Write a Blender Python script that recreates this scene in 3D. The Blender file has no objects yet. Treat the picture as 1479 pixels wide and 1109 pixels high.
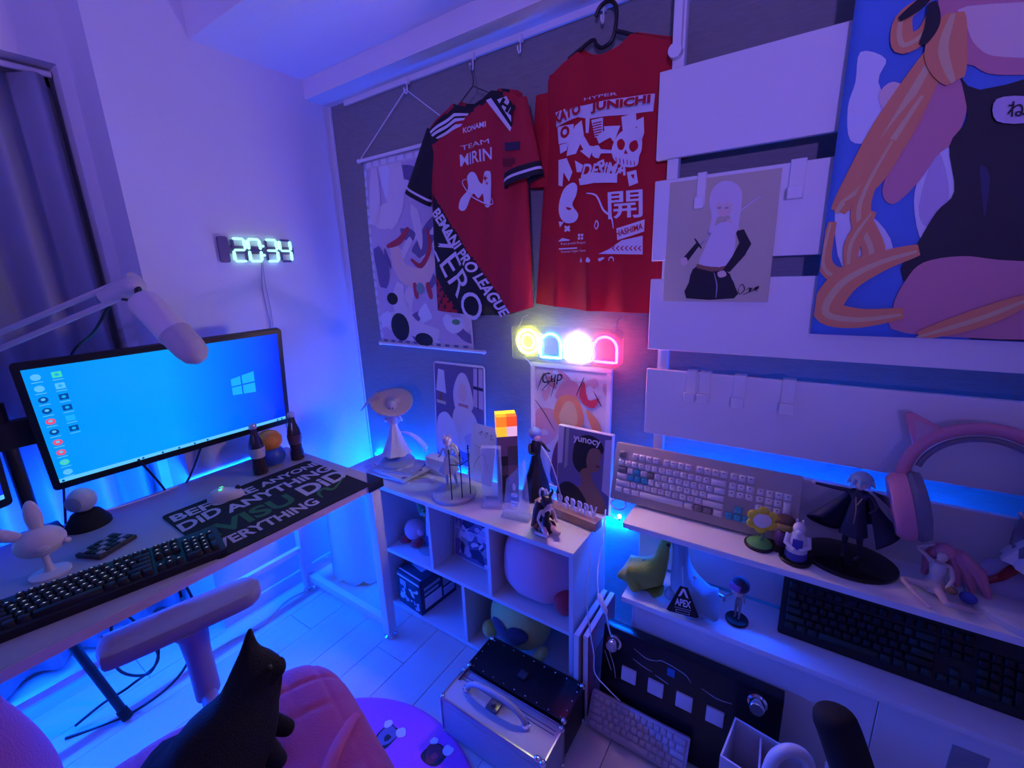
import bpy, bmesh, math, random
from mathutils import Vector, Matrix
random.seed(7)
S = bpy.context.scene
COL = S.collection
V = Vector
rad = math.radians

# ------------------------------------------------------------ camera
R3 = Matrix(((0.8330038, 0.1100336, -0.5422151), (0.5522661, -0.2242948, 0.8029284), (-0.0332670, -0.9682894, -0.2476062)))
CAM = V((1.92, -1.43, 1.43)); F = 631.0
cd = bpy.data.cameras.new('camera'); cam = bpy.data.objects.new('camera', cd); COL.objects.link(cam)
cd.sensor_width = 36; cd.lens = 36 * F / 1479; cd.clip_start = 0.02
rc = R3.transposed()
mw = Matrix((rc[0], -rc[1], -rc[2])).transposed().to_4x4(); mw.translation = CAM
cam.matrix_world = mw
S.camera = cam

# ------------------------------------------------------------ world, exposure
S.view_settings.view_transform = 'Standard'; S.view_settings.look = 'None'
S.view_settings.gamma = 1; S.view_settings.use_curve_mapping = False
S.view_settings.exposure = 0.0
w = bpy.data.worlds.new('world'); S.world = w; w.use_nodes = True
w.node_tree.nodes['Background'].inputs[0].default_value = (0.25, 0.14, 1, 1)
w.node_tree.nodes['Background'].inputs[1].default_value = 0.02
S.cycles.use_denoising = True
LED = 30.0      # strength of the blue strips
LAMP = 0.42     # strength of the added violet spot behind the camera
NEON = 3.5

def ray(u, v): return R3 @ V((u - 739.5, v - 554.5, F))
def _on(u, v, a, val):
    d = ray(u, v); return CAM + d * ((val - CAM[a]) / d[a])
def pX(u, v, x): return _on(u, v, 0, x)
def pY(u, v, y): return _on(u, v, 1, y)
def pZ(u, v, z): return _on(u, v, 2, z)
def pD(u, v, d): return CAM + ray(u, v) / F * d

# ------------------------------------------------------------ materials
MC = {}
def M(name, col=(.8, .8, .8), rough=.5, metal=0, emit=0, ecol=None, trans=0, ior=1.45, bump=0, bscale=60, var=0, vscale=8, stretch=None, alpha=1, sheen=0):
    if name in MC: return MC[name]
    m = bpy.data.materials.new(name); m.use_nodes = True; MC[name] = m
    nt = m.node_tree; b = nt.nodes['Principled BSDF']; I = b.inputs
    c = tuple(col) + (1,)
    I['Base Color'].default_value = c; I['Roughness'].default_value = rough; I['Metallic'].default_value = metal
    I['Transmission Weight'].default_value = trans; I['IOR'].default_value = ior; I['Alpha'].default_value = alpha
    if sheen: I['Sheen Weight'].default_value = sheen
    if emit:
        I['Emission Color'].default_value = tuple(ecol or col) + (1,); I['Emission Strength'].default_value = emit
    if bump or var:
        tc = nt.nodes.new('ShaderNodeTexCoord'); mp = nt.nodes.new('ShaderNodeMapping'); nt.links.new(tc.outputs['Object'], mp.inputs[0])
        if stretch: mp.inputs['Scale'].default_value = stretch
    if var:
        n = nt.nodes.new('ShaderNodeTexNoise'); n.inputs['Scale'].default_value = vscale; n.inputs['Detail'].default_value = 5
        nt.links.new(mp.outputs[0], n.inputs['Vector'])
        mx = nt.nodes.new('ShaderNodeMix'); mx.data_type = 'RGBA'
        mx.inputs[6].default_value = tuple(x * (1 - var) for x in col) + (1,); mx.inputs[7].default_value = tuple(min(1, x * (1 + var)) for x in col) + (1,)
        nt.links.new(n.outputs['Fac'], mx.inputs[0]); nt.links.new(mx.outputs[2], I['Base Color'])
    if bump:
        n = nt.nodes.new('ShaderNodeTexNoise'); n.inputs['Scale'].default_value = bscale; n.inputs['Detail'].default_value = 3
        nt.links.new(mp.outputs[0], n.inputs['Vector'])
        bp = nt.nodes.new('ShaderNodeBump'); bp.inputs['Strength'].default_value = bump; bp.inputs['Distance'].default_value = .004
        nt.links.new(n.outputs['Fac'], bp.inputs['Height']); nt.links.new(bp.outputs[0], I['Normal'])
    return m
white = M('white_paint', (.80, .80, .82), .5, bump=.05, bscale=200)
whiteg = M('white_gloss', (.82, .82, .84), .25)
black = M('black_plastic', (.012, .012, .015), .45)
blackm = M('black_matte', (.006, .006, .008), .8)
dark = M('dark_grey', (.04, .04, .05), .5)
grey = M('grey_plastic', (.3, .3, .33), .5)
chrome = M('chrome', (.85, .85, .88), .12, 1)
red = M('red_print', (.55, .01, .025), .8)
inkw = M('white_print', (.78, .76, .82), .75)
skinm = M('figure_skin', (.80, .56, .50), .5)
cardb = M('white_card', (.78, .76, .74), .7)

# ------------------------------------------------------------ geometry helpers
def rotm(rx=0, ry=0, rz=0): return Matrix.Rotation(rad(rz), 4, 'Z') @ Matrix.Rotation(rad(ry), 4, 'Y') @ Matrix.Rotation(rad(rx), 4, 'X')
def T(*a): return Matrix.Translation(V(a if len(a) == 3 else a[0]))
def MF(o, u, v):
    u = V(u).normalized(); v = V(v); v = (v - u * v.dot(u)).normalized(); n = u.cross(v)
    m = Matrix((u, v, n)).transposed().to_4x4(); m.translation = V(o); return m
def BACK(x, y, z): return MF((x, y, z), (1, 0, 0), (0, 0, 1))
def cr(pts, n=5, closed=True):
    pts = [V(p) for p in pts]; L = len(pts); out = []
    for i in range(L if closed else L - 1):
        if closed: a, b, c, d = pts[i - 1], pts[i], pts[(i + 1) % L], pts[(i + 2) % L]
        else: a, b, c, d = pts[max(i - 1, 0)], pts[i], pts[i + 1], pts[min(i + 2, L - 1)]
        for k in range(n):
            t = k / n
            out.append(.5 * (2 * b + (c - a) * t + (2 * a - 5 * b + 4 * c - d) * t * t + (3 * b - a - 3 * c + d) * t ** 3))
    if not closed: out.append(pts[-1])
    return out
def clip(pts, x0, y0, x1, y1):
    for ax, val, sg in ((0, x0, 1), (0, x1, -1), (1, y0, 1), (1, y1, -1)):
        o = []; L = len(pts)
        for i in range(L):
            a, b = pts[i], pts[(i + 1) % L]; fa, fb = (a[ax] - val) * sg, (b[ax] - val) * sg
            if fa >= 0: o.append(a)
            if fa * fb < 0: t = fa / (fa - fb); o.append(tuple(a[k] + (b[k] - a[k]) * t for k in (0, 1)))
        pts = o
        if len(pts) < 3: return []
    return pts
def origin_of(p):
    v = V((0, 0, 0))
    while p is not None: v = v + p.location; p = p.parent
    return v
def tag(o, label=None, cat=None, group=None, kind=None):
    if label: o['label'] = label
    if cat: o['category'] = cat
    if group: o['group'] = group
    if kind: o['kind'] = kind
    return o
def thing(name, loc, label, cat, group=None):
    o = bpy.data.objects.new(name, None); COL.objects.link(o); o.location = V(loc); o.empty_display_size = .02
    return tag(o, label, cat, group)

class B:
    """collects shapes in world coordinates; build() links them as one mesh object"""
    def __init__(s): s.bm = bmesh.new(); s.m = 0
    def add(s, t, mtx=None):
        for f in t.faces: f.material_index = s.m; f.smooth = True
        if mtx is not None: bmesh.ops.transform(t, matrix=mtx, verts=t.verts)
        me = bpy.data.meshes.new('t'); t.to_mesh(me); t.free(); s.bm.from_mesh(me); bpy.data.meshes.remove(me); return s
    def box(s, c, size, mtx=None, bev=0, seg=2):
        t = bmesh.new(); bmesh.ops.create_cube(t, size=1, matrix=T(V(c)) @ Matrix.Diagonal(V(size).to_4d()))
        if bev: bmesh.ops.bevel(t, geom=list(t.edges), offset=bev, segments=seg, profile=.6, affect='EDGES')
        return s.add(t, mtx)
    def bx(s, x0, x1, y0, y1, z0, z1, bev=0, mtx=None, seg=2):
        return s.box(((x0 + x1) / 2, (y0 + y1) / 2, (z0 + z1) / 2), (abs(x1 - x0), abs(y1 - y0), abs(z1 - z0)), mtx, bev, seg)
    def tube(s, pts, r, n=8, closed=False, mtx=None, flat=1):
        pts = [V(p) for p in pts]; L = len(pts); t = bmesh.new(); rs = r if isinstance(r, (list, tuple)) else [r] * L
        rings = []; up = None
        for i in range(L):
            a = pts[i - 1] if (i or closed) else pts[i]; b = pts[(i + 1) % L] if (i < L - 1 or closed) else pts[i]
            d = (b - a).normalized()
            if up is None: up = d.orthogonal().normalized() if abs(d.z) > .9 else V((0, 0, 1))
            x = d.cross(up)
            if x.length < 1e-5: x = d.orthogonal()
            x.normalize(); up = x.cross(d).normalized()
            rings.append([t.verts.new(pts[i] + (x * math.cos(2 * math.pi * k / n) + up * math.sin(2 * math.pi * k / n) * flat) * rs[i]) for k in range(n)])
        for i in range(L if closed else L - 1):
            q, p = rings[i], rings[(i + 1) % L]
            for k in range(n): t.faces.new((q[k], p[k], p[(k + 1) % n], q[(k + 1) % n]))
        if not closed: t.faces.new(rings[0]); t.faces.new(rings[-1][::-1])
        bmesh.ops.recalc_face_normals(t, faces=t.faces)
        return s.add(t, mtx)
    def cyl(s, a, b, r, r2=None, n=20, mtx=None): return s.tube([a, b], [r, r if r2 is None else r2], n, mtx=mtx)
    def ell(s, c, r, rot=None, n=16, mtx=None):
        t = bmesh.new(); r = (r, r, r) if isinstance(r, (int, float)) else r
        bmesh.ops.create_uvsphere(t, u_segments=n, v_segments=max(6, n * 2 // 3), radius=1, matrix=T(V(c)) @ (rot or Matrix()) @ Matrix.Diagonal(V(r).to_4d()))
        return s.add(t, mtx)
    def lathe(s, prof, c=(0, 0, 0), n=24, rot=None, mtx=None, sx=1, sy=1, wave=0, wn=8):
        t = bmesh.new(); rings = []
        for r, z in prof:
            rings.append([t.verts.new((math.cos(a) * max(r, 1e-4) * sx * (1 + wave * (prof[0][0] and r / max(p[0] for p in prof)) * math.cos(wn * a)), math.sin(a) * max(r, 1e-4) * sy * (1 + wave * math.cos(wn * a)), z)) for a in [2 * math.pi * k / n for k in range(n)]])
        for q, p in zip(rings, rings[1:]):
            for k in range(n): t.faces.new((q[k], q[(k + 1) % n], p[(k + 1) % n], p[k]))
        t.faces.new(rings[0][::-1]); t.faces.new(rings[-1])
        bmesh.ops.recalc_face_normals(t, faces=t.faces)
        bmesh.ops.transform(t, matrix=T(V(c)) @ (rot or Matrix()), verts=t.verts)
        return s.add(t, mtx)
    def prism(s, pts, d, mtx=None, bev=0):
        t = bmesh.new(); vs = [t.verts.new((p[0], p[1], 0)) for p in pts]; f = t.faces.new(vs)
        e = bmesh.ops.extrude_face_region(t, geom=[f]); bmesh.ops.translate(t, vec=(0, 0, d), verts=[x for x in e['geom'] if isinstance(x, bmesh.types.BMVert)])
        bmesh.ops.recalc_face_normals(t, faces=t.faces)
        if bev:
            bmesh.ops.bevel(t, geom=[x for x in t.edges if abs(x.verts[0].co.z - x.verts[1].co.z) < 1e-6], offset=bev, segments=2, profile=.5, affect='EDGES')
        return s.add(t, mtx)
    def grid(s, fn, nu, nv, mtx=None, closeu=False):
        t = bmesh.new(); g = [[t.verts.new(fn(i / (nu if closeu else nu - 1), j / (nv - 1))) for j in range(nv)] for i in range(nu)]
        for i in range(nu if closeu else nu - 1):
            for j in range(nv - 1):
                t.faces.new((g[i][j], g[(i + 1) % nu][j], g[(i + 1) % nu][j + 1], g[i][j + 1]))
        bmesh.ops.recalc_face_normals(t, faces=t.faces)
        return s.add(t, mtx)
    def poly(s, pts3):
        t = bmesh.new(); t.faces.new([t.verts.new(p) for p in pts3]); return s.add(t)
    def build(s, name, mats, parent=None, sharp=40, label=None, cat=None, group=None, kind=None):
        me = bpy.data.meshes.new(name); s.bm.to_mesh(me); s.bm.free()
        if not isinstance(mats, (list, tuple)): mats = [mats]
        for m in mats: me.materials.append(m)
        me.set_sharp_from_angle(angle=rad(sharp))
        o = bpy.data.objects.new(name, me); COL.objects.link(o)
        if parent is not None:
            me.transform(T(-origin_of(parent))); o.parent = parent
        else:
            xs = [v.co for v in me.vertices]
            c = V(((min(p.x for p in xs) + max(p.x for p in xs)) / 2, (min(p.y for p in xs) + max(p.y for p in xs)) / 2, min(p.z for p in xs)))
            me.transform(T(-c)); o.location = c
        return tag(o, label, cat, group, kind)

def text(s, size, mat, mtx, parent, name='lettering', bold=0, ext=.0004, sx=1, align='CENTER', shear=0, warp=None, sub=0):
    c = bpy.data.curves.new('t', 'FONT'); c.body = s; c.size = size; c.extrude = ext; c.offset = bold; c.align_x = align; c.align_y = 'CENTER'; c.shear = shear; c.resolution_u = 4
    t = bpy.data.objects.new('t', c); COL.objects.link(t)
    dg = bpy.context.evaluated_depsgraph_get(); dg.update()
    me = bpy.data.meshes.new_from_object(t.evaluated_get(dg)); bpy.data.objects.remove(t); bpy.data.curves.remove(c)
    me.materials.clear(); me.materials.append(mat); me.name = name
    me.transform(mtx @ Matrix.Diagonal((sx, 1, 1, 1)))
    if sub:
        bm = bmesh.new(); bm.from_mesh(me); bmesh.ops.subdivide_edges(bm, edges=[e for e in bm.edges if e.calc_length() > sub], cuts=2); bm.to_mesh(me); bm.free()
    if warp:
        for v in me.vertices: v.co = warp(v.co)
    o = bpy.data.objects.new(name, me); COL.objects.link(o); me.transform(T(-origin_of(parent))); o.parent = parent
    return o

def art(name, shapes, parent, place, lift, eps=.00025):
    """flat print: shapes = (material, points[, smooth]); place maps a 2D point to 3D, lift is the outward normal"""
    b = B(); mats = []; lift = V(lift)
    for i, sh in enumerate(shapes):
        pts = sh[1]
        if len(sh) > 2 and sh[2]: pts = [(p.x, p.y) for p in cr([(p[0], p[1], 0) for p in pts], sh[2])]
        if len(pts) < 3: continue
        if sh[0] not in mats: mats.append(sh[0])
        b.m = mats.index(sh[0])
        b.poly([V(place(p)) + lift * eps * (i + 1) for p in pts])
    return b.build(name, mats, parent)
def stroke(pts, wd, n=4):
    """a 2D brush stroke outline"""
    p = cr([(a[0], a[1], 0) for a in pts], n, False); L, Rr = [], []
    for i, q in enumerate(p):
        d = (p[min(i + 1, len(p) - 1)] - p[max(i - 1, 0)]).normalized(); k = wd * (.35 + .65 * math.sin(math.pi * (i + .5) / len(p))) / 2
        L.append((q.x - d.y * k, q.y + d.x * k)); Rr.append((q.x + d.y * k, q.y - d.x * k))
    return L + Rr[::-1]
def disc(c, r, ry=None, n=18): return [(c[0] + r * math.cos(2 * math.pi * k / n), c[1] + (ry or r) * math.sin(2 * math.pi * k / n)) for k in range(n)]
def rrect(w_, h_, r, n=4, cx=0, cy=0):
    o = []
    for sx, sy, a0 in ((1, 1, 0), (-1, 1, 90), (-1, -1, 180), (1, -1, 270)):
        for k in range(n + 1):
            a = rad(a0 + 90 * k / n); o.append((cx + sx * (w_ / 2 - r) + r * math.cos(a), cy + sy * (h_ / 2 - r) + r * math.sin(a)))
    return o

def skin(name, J, bones, root, mat, parent, sub=2, label=None, cat=None):
    """one continuous body grown around a skeleton: J = {joint: (position, radius)}"""
    me = bpy.data.meshes.new(name); ks = list(J); off = origin_of(parent) if parent is not None else V(J[root][0])
    me.from_pydata([V(J[k][0]) - off for k in ks], [(ks.index(a), ks.index(b)) for a, b in bones], [])
    o = bpy.data.objects.new(name, me); COL.objects.link(o)
    md = o.modifiers.new('s', 'SKIN'); md.use_smooth_shade = True
    for i, k in enumerate(ks):
        r = J[k][1]; r = r if isinstance(r, tuple) else (r, r); sv = me.skin_vertices[0].data[i]; sv.radius = r; sv.use_root = (k == root)
    o.modifiers.new('b', 'SUBSURF').levels = sub
    dg = bpy.context.evaluated_depsgraph_get(); dg.update()
    nm = bpy.data.meshes.new_from_object(o.evaluated_get(dg)); nm.materials.clear(); nm.materials.append(mat)
    for p in nm.polygons: p.use_smooth = True; p.material_index = 0
    o.modifiers.clear(); o.data = nm; nm.name = name; bpy.data.meshes.remove(me)
    if parent is not None: o.parent = parent
    else: o.location = off
    return tag(o, label, cat)

def hum(parent, base, H, rz=0, pose=None, mat=None, name='body', fat=1, head=1.0, lean=None):
    """small statuette body facing -Y before turning by rz; pose overrides joints in unit heights"""
    J = dict(pel=((0, 0, .50), .062), wst=((0, 0, .60), .045), che=((0, 0, .71), .06), nec=((0, 0, .80), .024), hea=((0, -.005, .875), .06 * head), top=((0, 0, .935), .05 * head))
    for s, n in ((-1, 'L'), (1, 'R')):
        J.update({'sh' + n: ((s * .085, 0, .765), .026), 'el' + n: ((s * .14, .01, .64), .02), 'ha' + n: ((s * .16, -.03, .53), .016),
                  'hi' + n: ((s * .045, 0, .46), .046), 'kn' + n: ((s * .05, -.01, .26), .031), 'an' + n: ((s * .05, 0, .05), .02), 'to' + n: ((s * .05, -.05, .018), .018)})
    for k, p in (pose or {}).items(): J[k] = (p, J[k][1])
    m = T(V(base)) @ rotm(0, 0, rz) @ (lean or Matrix())
    J = {k: (m @ (V(p) * H), r * H * fat) for k, (p, r) in J.items()}
    bones = [('pel', 'wst'), ('wst', 'che'), ('che', 'nec'), ('nec', 'hea'), ('hea', 'top')]
    for n in 'LR': bones += [('che', 'sh' + n), ('sh' + n, 'el' + n), ('el' + n, 'ha' + n), ('pel', 'hi' + n), ('hi' + n, 'kn' + n), ('kn' + n, 'an' + n), ('an' + n, 'to' + n)]
    o = skin(name, J, bones, 'pel', mat or skinm, parent, 1)
    return m @ Matrix.Scale(H, 4), o

# ============================================================ SETTING
wallm = M('wall_paint', (.74, .73, .76), .85, bump=.12, bscale=180)
papm = M('wallpaper', (.25, .243, .23), .8, var=.22, vscale=30, stretch=(1, 1, 9), bump=.35, bscale=60)
ceilm = M('ceiling_paint', (.78, .77, .80), .9, bump=.15, bscale=150)
woodm = [M('floor_wood%d' % i, (c, c * .97, c * .92), .38, var=.08, vscale=5, stretch=(6, .6, 1), bump=.06, bscale=20) for i, c in enumerate((.60, .64, .57))]
fl = B(); fl.bx(-.5, 3.4, -5.0, 0, -.06, -.012); fl = tag(fl.build('floor', M('floor_gap', (.12, .11, .10), .8)), kind='structure', label='pale wooden plank floor')
x = .482 - 7 * .154; i = 0
while x < 3.4:
    y = -(i * .37 % 1.2)
    ys = [0.0] + [v for v in (y, y - 1.2, y - 2.4, y - 3.6, y - 4.8) if -5.0 < v < -.02] + [-5.0]
    for a, b_ in zip(ys, ys[1:]):
        B().bx(x + .0008, x + .1532, b_ + .0008, a - .0008, -.0115, 0, .001, seg=1).build('plank', woodm[random.randrange(3)], fl)
    x += .154; i += 1
wl = B(); wl.bx(-.20, 0, -.841, .0, -.06, 2.62)
tag(wl.build('wall_left', wallm), kind='structure')
wr = B(); wr.bx(-.5, 3.4, 0, .1, -.06, 2.62)
tag(wr.build('wall_back', papm), kind='structure')
t = B(); t.bx(3.4, 3.5, -5.0, .1, -.06, 2.62); tag(t.build('wall_right', wallm), kind='structure')
t = B(); t.bx(-.5, 3.5, -5.1, -5.0, -.06, 2.62); tag(t.build('wall_rear', wallm), kind='structure')
t = B(); t.bx(-.32, -.20, -5.0, -.841, 2.135, 2.62); t.bx(-.32, -.20, -.875, -.841, -.06, 2.135); t.bx(-.32, -.20, -5.0, -2.7, -.06, 2.135); t.bx(-.32, -.20, -2.7, -.875, -.06, .04)
tag(t.build('wall_window', wallm), kind='structure')
wn = B(); wn.bx(-.36, -.325, -2.7, -.875, .04, 2.135); wn = tag(wn.build('window_1', M('night_glass', (.01, .012, .03), .05)), kind='structure')
t = B()
for yy in (-2.69, -1.79, -.885): t.bx(-.345, -.318, yy - .02, yy + .02, .04, 2.135)
for zz in (.06, 2.115): t.bx(-.345, -.318, -2.7, -.875, zz - .02, zz + .02)
t.build('window_frame', M('window_alu', (.5, .5, .52), .4, .8), wn)
c = B(); c.bx(-.5, 3.5, -.55, -.122, 2.262, 2.62); c.bx(-.5, 3.5, -5.1, -.55, 2.46, 2.62)
cl = tag(c.build('ceiling', ceilm), kind='structure')
t = B(); t.bx(-.5, 3.5, -.122, 0, 2.187, 2.62); t.build('beam', ceilm, cl)
bbm = M('baseboard_white', (.70, .70, .72), .45)
t = B(); t.bx(0, .012, -.841, 0, 0, .062, .003); tag(t.build('baseboard_left', bbm), kind='structure')
t = B(); t.bx(.012, 3.4, -.012, 0, 0, .062, .003); tag(t.build('baseboard_back', bbm), kind='structure')
# vertical white corner bead where the walls meet
t = B(); t.bx(0, .008, -.008, 0, .062, 2.187); tag(t.build('trim_1', bbm), kind='structure')

# ------------------------------------------------------------ led strips of the room, and an added violet spot
LP0 = V((2.95, -4.0, 1.55)); LAIM = V((1.05, -.2, 2.75)) - LP0  # assumed lamp added out of view, aimed high to wash the upper walls violet
t = thing('added_spot_lamp', (LP0.x, LP0.y, 0), 'unseen violet spot lamp on a black stand, added to light the upper walls', 'lamp')
B().lathe([(.14, 0), (.14, .015), (.02, .022)], (LP0.x, LP0.y, 0), 32).build('lamp_base', black, t)
B().cyl((LP0.x, LP0.y, .02), (LP0.x, LP0.y, LP0.z - .06), .012).build('lamp_pole', black, t)
lq = LAIM.to_track_quat('Z', 'Y').to_matrix().to_4x4(); lq.translation = LP0
B().lathe([(.04, -.14), (.075, -.12), (.085, -.03), (.080, -.03), (.07, -.11), (0, -.115)], (0, 0, 0), 28, mtx=lq).build('lamp_housing', black, t)
ld = bpy.data.lights.new('added_violet_spot', 'SPOT'); lo = bpy.data.objects.new('added_violet_spot', ld); COL.objects.link(lo)
ld.color = (.33, .19, 1); ld.energy = 620 * LAMP; ld.spot_size = rad(62); ld.spot_blend = .75; ld.shadow_soft_size = .07
lo.parent = t; lo.location = LP0 - V((LP0.x, LP0.y, 0)); lo.rotation_mode = 'QUATERNION'; lo.rotation_quaternion = LAIM.to_track_quat('-Z', 'Y')
ledm = M('blue_led', (.1, .2, .6), .5, emit=16 * LED, ecol=(.0, .07, 1))
def strip(pts, label, wd=.012, grp='blue led strips behind the furniture', mat=None):
    b = B(); b.tube(pts, wd / 2, 6)
    return b.build('led_strip', mat or ledm, None, label=label, cat='led strip', group=grp)
strip([(.045, -.53, .661), (.045, -2.2, .661)], 'blue glowing led strip under the rear edge of the desk', .016)
strip([(.06, -.018, .50), (1.46, -.018, .50)], 'blue glowing led strip on the wall behind the cube shelf')
strip([(1.53, -.02, .70), (2.3, -.02, .70)], 'blue glowing led strip behind the white panel rack', mat=M('blue_led_dim', (.1, .2, .6), .5, emit=7 * LED, ecol=(.0, .07, 1)))
strip([(.03, -.03, .10), (.03, -.03, .42)], 'blue glowing led strip up the room corner')

# ------------------------------------------------------------ curtain
def curt(u, v):
    y = -.90 - u * 1.7; z = 2.10 - v * 2.03
    return (-.262 + .036 * math.sin(u * 84 + .9 * math.sin(u * 9)) + .012 * math.sin(u * 23 + 1), y + .012 * v * math.sin(u * 31), z)
b = B(); b.grid(curt, 420, 14); cu = thing('window_curtain', (-.262, -1.7, .07), 'dark blue pleated curtain hanging in the window recess', 'curtain')
o = b.build('curtain_cloth', M('curtain_blue', (.34, .35, .46), .9, bump=.1, bscale=150), cu)
so = o.modifiers.new('s', 'SOLIDIFY'); so.thickness = .003
B().cyl((-.262, -.88, 2.117), (-.262, -2.68, 2.117), .010, n=10).build('curtain_rod', whiteg, cu)

# ------------------------------------------------------------ picture rail with hooks
pr = thing('picture_rail', (.9, -.02, 2.17), 'thin white picture rail under the ceiling beam', 'picture rail')
B().bx(.12, 1.75, -.016, -.003, 2.166, 2.187, .002).build('rail', whiteg, pr)
for hx in (.525, .853, 1.336, 1.05):
    b = B(); b.bx(hx - .006, hx + .006, -.030, -.014, 2.155, 2.176, .002); b.tube(cr([(hx, -.026, 2.158), (hx, -.026, 2.130), (hx, -.034, 2.120), (hx, -.042, 2.128), (hx, -.042, 2.138)], 4, False), .0028, 6)
    b.build('hook', whiteg, pr)

# ============================================================ DESK
deskm = M('desk_top', (.40, .37, .43), .42, bump=.04, bscale=120)
edgem = M('desk_edge', (.60, .45, .55), .4)
legm = M('desk_leg_white', (.72, .72, .74), .35)
dk = thing('computer_desk', (.35, -1.3, 0), 'long pale desk with square white metal legs along the wall', 'desk')
b = B(); b.bx(.025, .668, -2.25, -.468, .672, .70, .004); b.build('desk_top', deskm, dk)
b = B(); b.bx(.668, .671, -2.25, -.51, .6735, .6985); b.build('edge_band', edgem, dk)
b = B(); b.prism([(.58, -.466), (.674, -.466), (.674, -.535)], .032, T(0, 0, .6705), .001); b.build('corner_guard', black, dk)
for lx, ly in ((.643, -.494), (.095, -.508), (.643, -2.2), (.095, -2.2)):
    b = B(); b.bx(lx - .019, lx + .019, ly - .019, ly + .019, .022, .672, .002); lg = b.build('leg', legm, dk)
    b = B(); b.lathe([(.024, 0), (.025, .006), (.012, .012), (.010, .024)], (lx, ly, 0), 20); b.build('foot', chrome, lg)
for ly in (-.501, -2.2):
    b = B(); b.bx(.11, .63, ly - .013, ly + .013, .055, .09, .002); b.build('side_bar', legm, dk)
    b = B(); b.bx(.11, .63, ly - .013, ly + .013, .637, .672, .002); b.build('side_bar', legm, dk)
b = B(); b.bx(.083, .107, -2.19, -.52, .215, .24, .002); b.build('rear_bar', legm, dk)
DZ = .70

# mouse mat with lettering
matm = M('mat_black', (.012, .012, .016), .85)
mo = V((.666, -1.028, DZ)); mu = (V((.678, -.522, DZ)) - mo); mv = V((.250, -.995, DZ)) - mo
mt = thing('mouse_mat', mo + (mu + mv) / 2, 'black mouse mat with white and green slogan lettering on the desk', 'mouse mat')
mm = MF(mo, mu, mv); mw_, mh_ = mu.length, .412
b = B(); b.prism(rrect(mw_, mh_, .016, 4, mw_ / 2, mh_ / 2), .003, mm); b.build('mat', matm, mt)
mgreen = M('mat_green', (.03, .17, .05), .8); mwh = M('mat_white', (.50, .47, .56), .8)
def zm(x, y): return pZ(230 + x / 4.436, 590 + y / 4.436, DZ + .0034)
MAT_TEXT = [('BEFORE', (95, 728), (640, 522), .056, mwh), ('ANYONE', (662, 505), (1040, 352), .044, mwh), ('DiD', (150, 792), (415, 662), .064, mwh), ('ANYTHiNG', (450, 672), (1115, 388), .062, mwh),
            ('EVISU', (275, 868), (890, 590), .088, mgreen), ('DiD', (945, 560), (1225, 428), .090, mwh), ('EVERYTHiNG', (318, 935), (1035, 602), .056, mwh)]
art('gull_mark', [(mgreen, stroke([(.70, .16), (.72, .26), (.78, .30), (.80, .22), (.85, .24), (.96, .34)], .03))], mt, lambda p: mm @ V((p[0] * mw_, p[1] * mh_, .0034)), (0, 0, 1))

# ------------------------------------------------------------ keyboards
U = .01905
FULL = [[1, -1, 1, 1, 1, 1, -.5, 1, 1, 1, 1, -.5, 1, 1, 1, 1, -.25, 1, 1, 1],
        [1] * 13 + [2, -.25, 1, 1, 1, -.25, 1, 1, 1, 1],
        [1.5] + [1] * 12 + [1.5, -.25, 1, 1, 1, -.25, 1, 1, 1, 'T'],
        [1.75] + [1] * 11 + [2.25, -3.5, 1, 1, 1],
        [2.25] + [1] * 10 + [2.75, -1.25, 1, -1.25, 1, 1, 1, 'T'],
        [1.25, 1.25, 1.25, 6.25, 1.25, 1.25, 1.25, 1.25, -.25, 1, 1, 1, -.25, 2, 1]]
TKL = [[k for k in r] for r in FULL]
TKL[0] = FULL[0]; TKL[1] = FULL[1][:18]; TKL[2] = FULL[2][:18]; TKL[3] = FULL[3][:13]; TKL[4] = FULL[4][:14]; TKL[5] = FULL[5][:12]
SIXTY = [[1] * 13 + [2], [1.5] + [1] * 12 + [1.5], [1.75] + [1] * 11 + [2.25], [2.25] + [1] * 10 + [1, 1.75], [1.25, 1.25, 1.25, 6.25, 1, 1, 1, 1, 1]]
KM = {}
def capmesh(wu, hu, mat, u, h, print_mat):
    key = (wu, hu, mat.name, u, h)
    if key in KM: return KM[key]
    b = B(); w0, h0 = wu * u - .0012, hu * u - .0012; i_ = u * .12
    t = bmesh.new()
    lo = [t.verts.new((sx * w0 / 2, sy * h0 / 2, 0)) for sx, sy in ((-1, -1), (1, -1), (1, 1), (-1, 1))]
    hi = [t.verts.new((sx * (w0 / 2 - i_), sy * (h0 / 2 - i_) + i_ * .3, h)) for sx, sy in ((-1, -1), (1, -1), (1, 1), (-1, 1))]
    t.faces.new(hi); [t.faces.new((lo[k], lo[(k + 1) % 4], hi[(k + 1) % 4], hi[k])) for k in range(4)]
    bmesh.ops.bevel(t, geom=[e for e in t.edges if e.verts[0].co.z > 0 or e.verts[1].co.z > 0], offset=u * .05, segments=1, affect='EDGES')
    b.add(t)
    if print_mat and wu < 1.2 and hu == 1:
        b.m = 1; s = u * .12; b.poly([(-s, u * .12, h + .0003), (s, u * .12, h + .0003), (s, u * .12 + s, h + .0003), (-s, u * .12 + s, h + .0003)])
    me = bpy.data.meshes.new('keycap'); b.bm.to_mesh(me); b.bm.free(); me.materials.append(mat)
    if print_mat: me.materials.append(print_mat)
    KM[key] = me; return me
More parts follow.
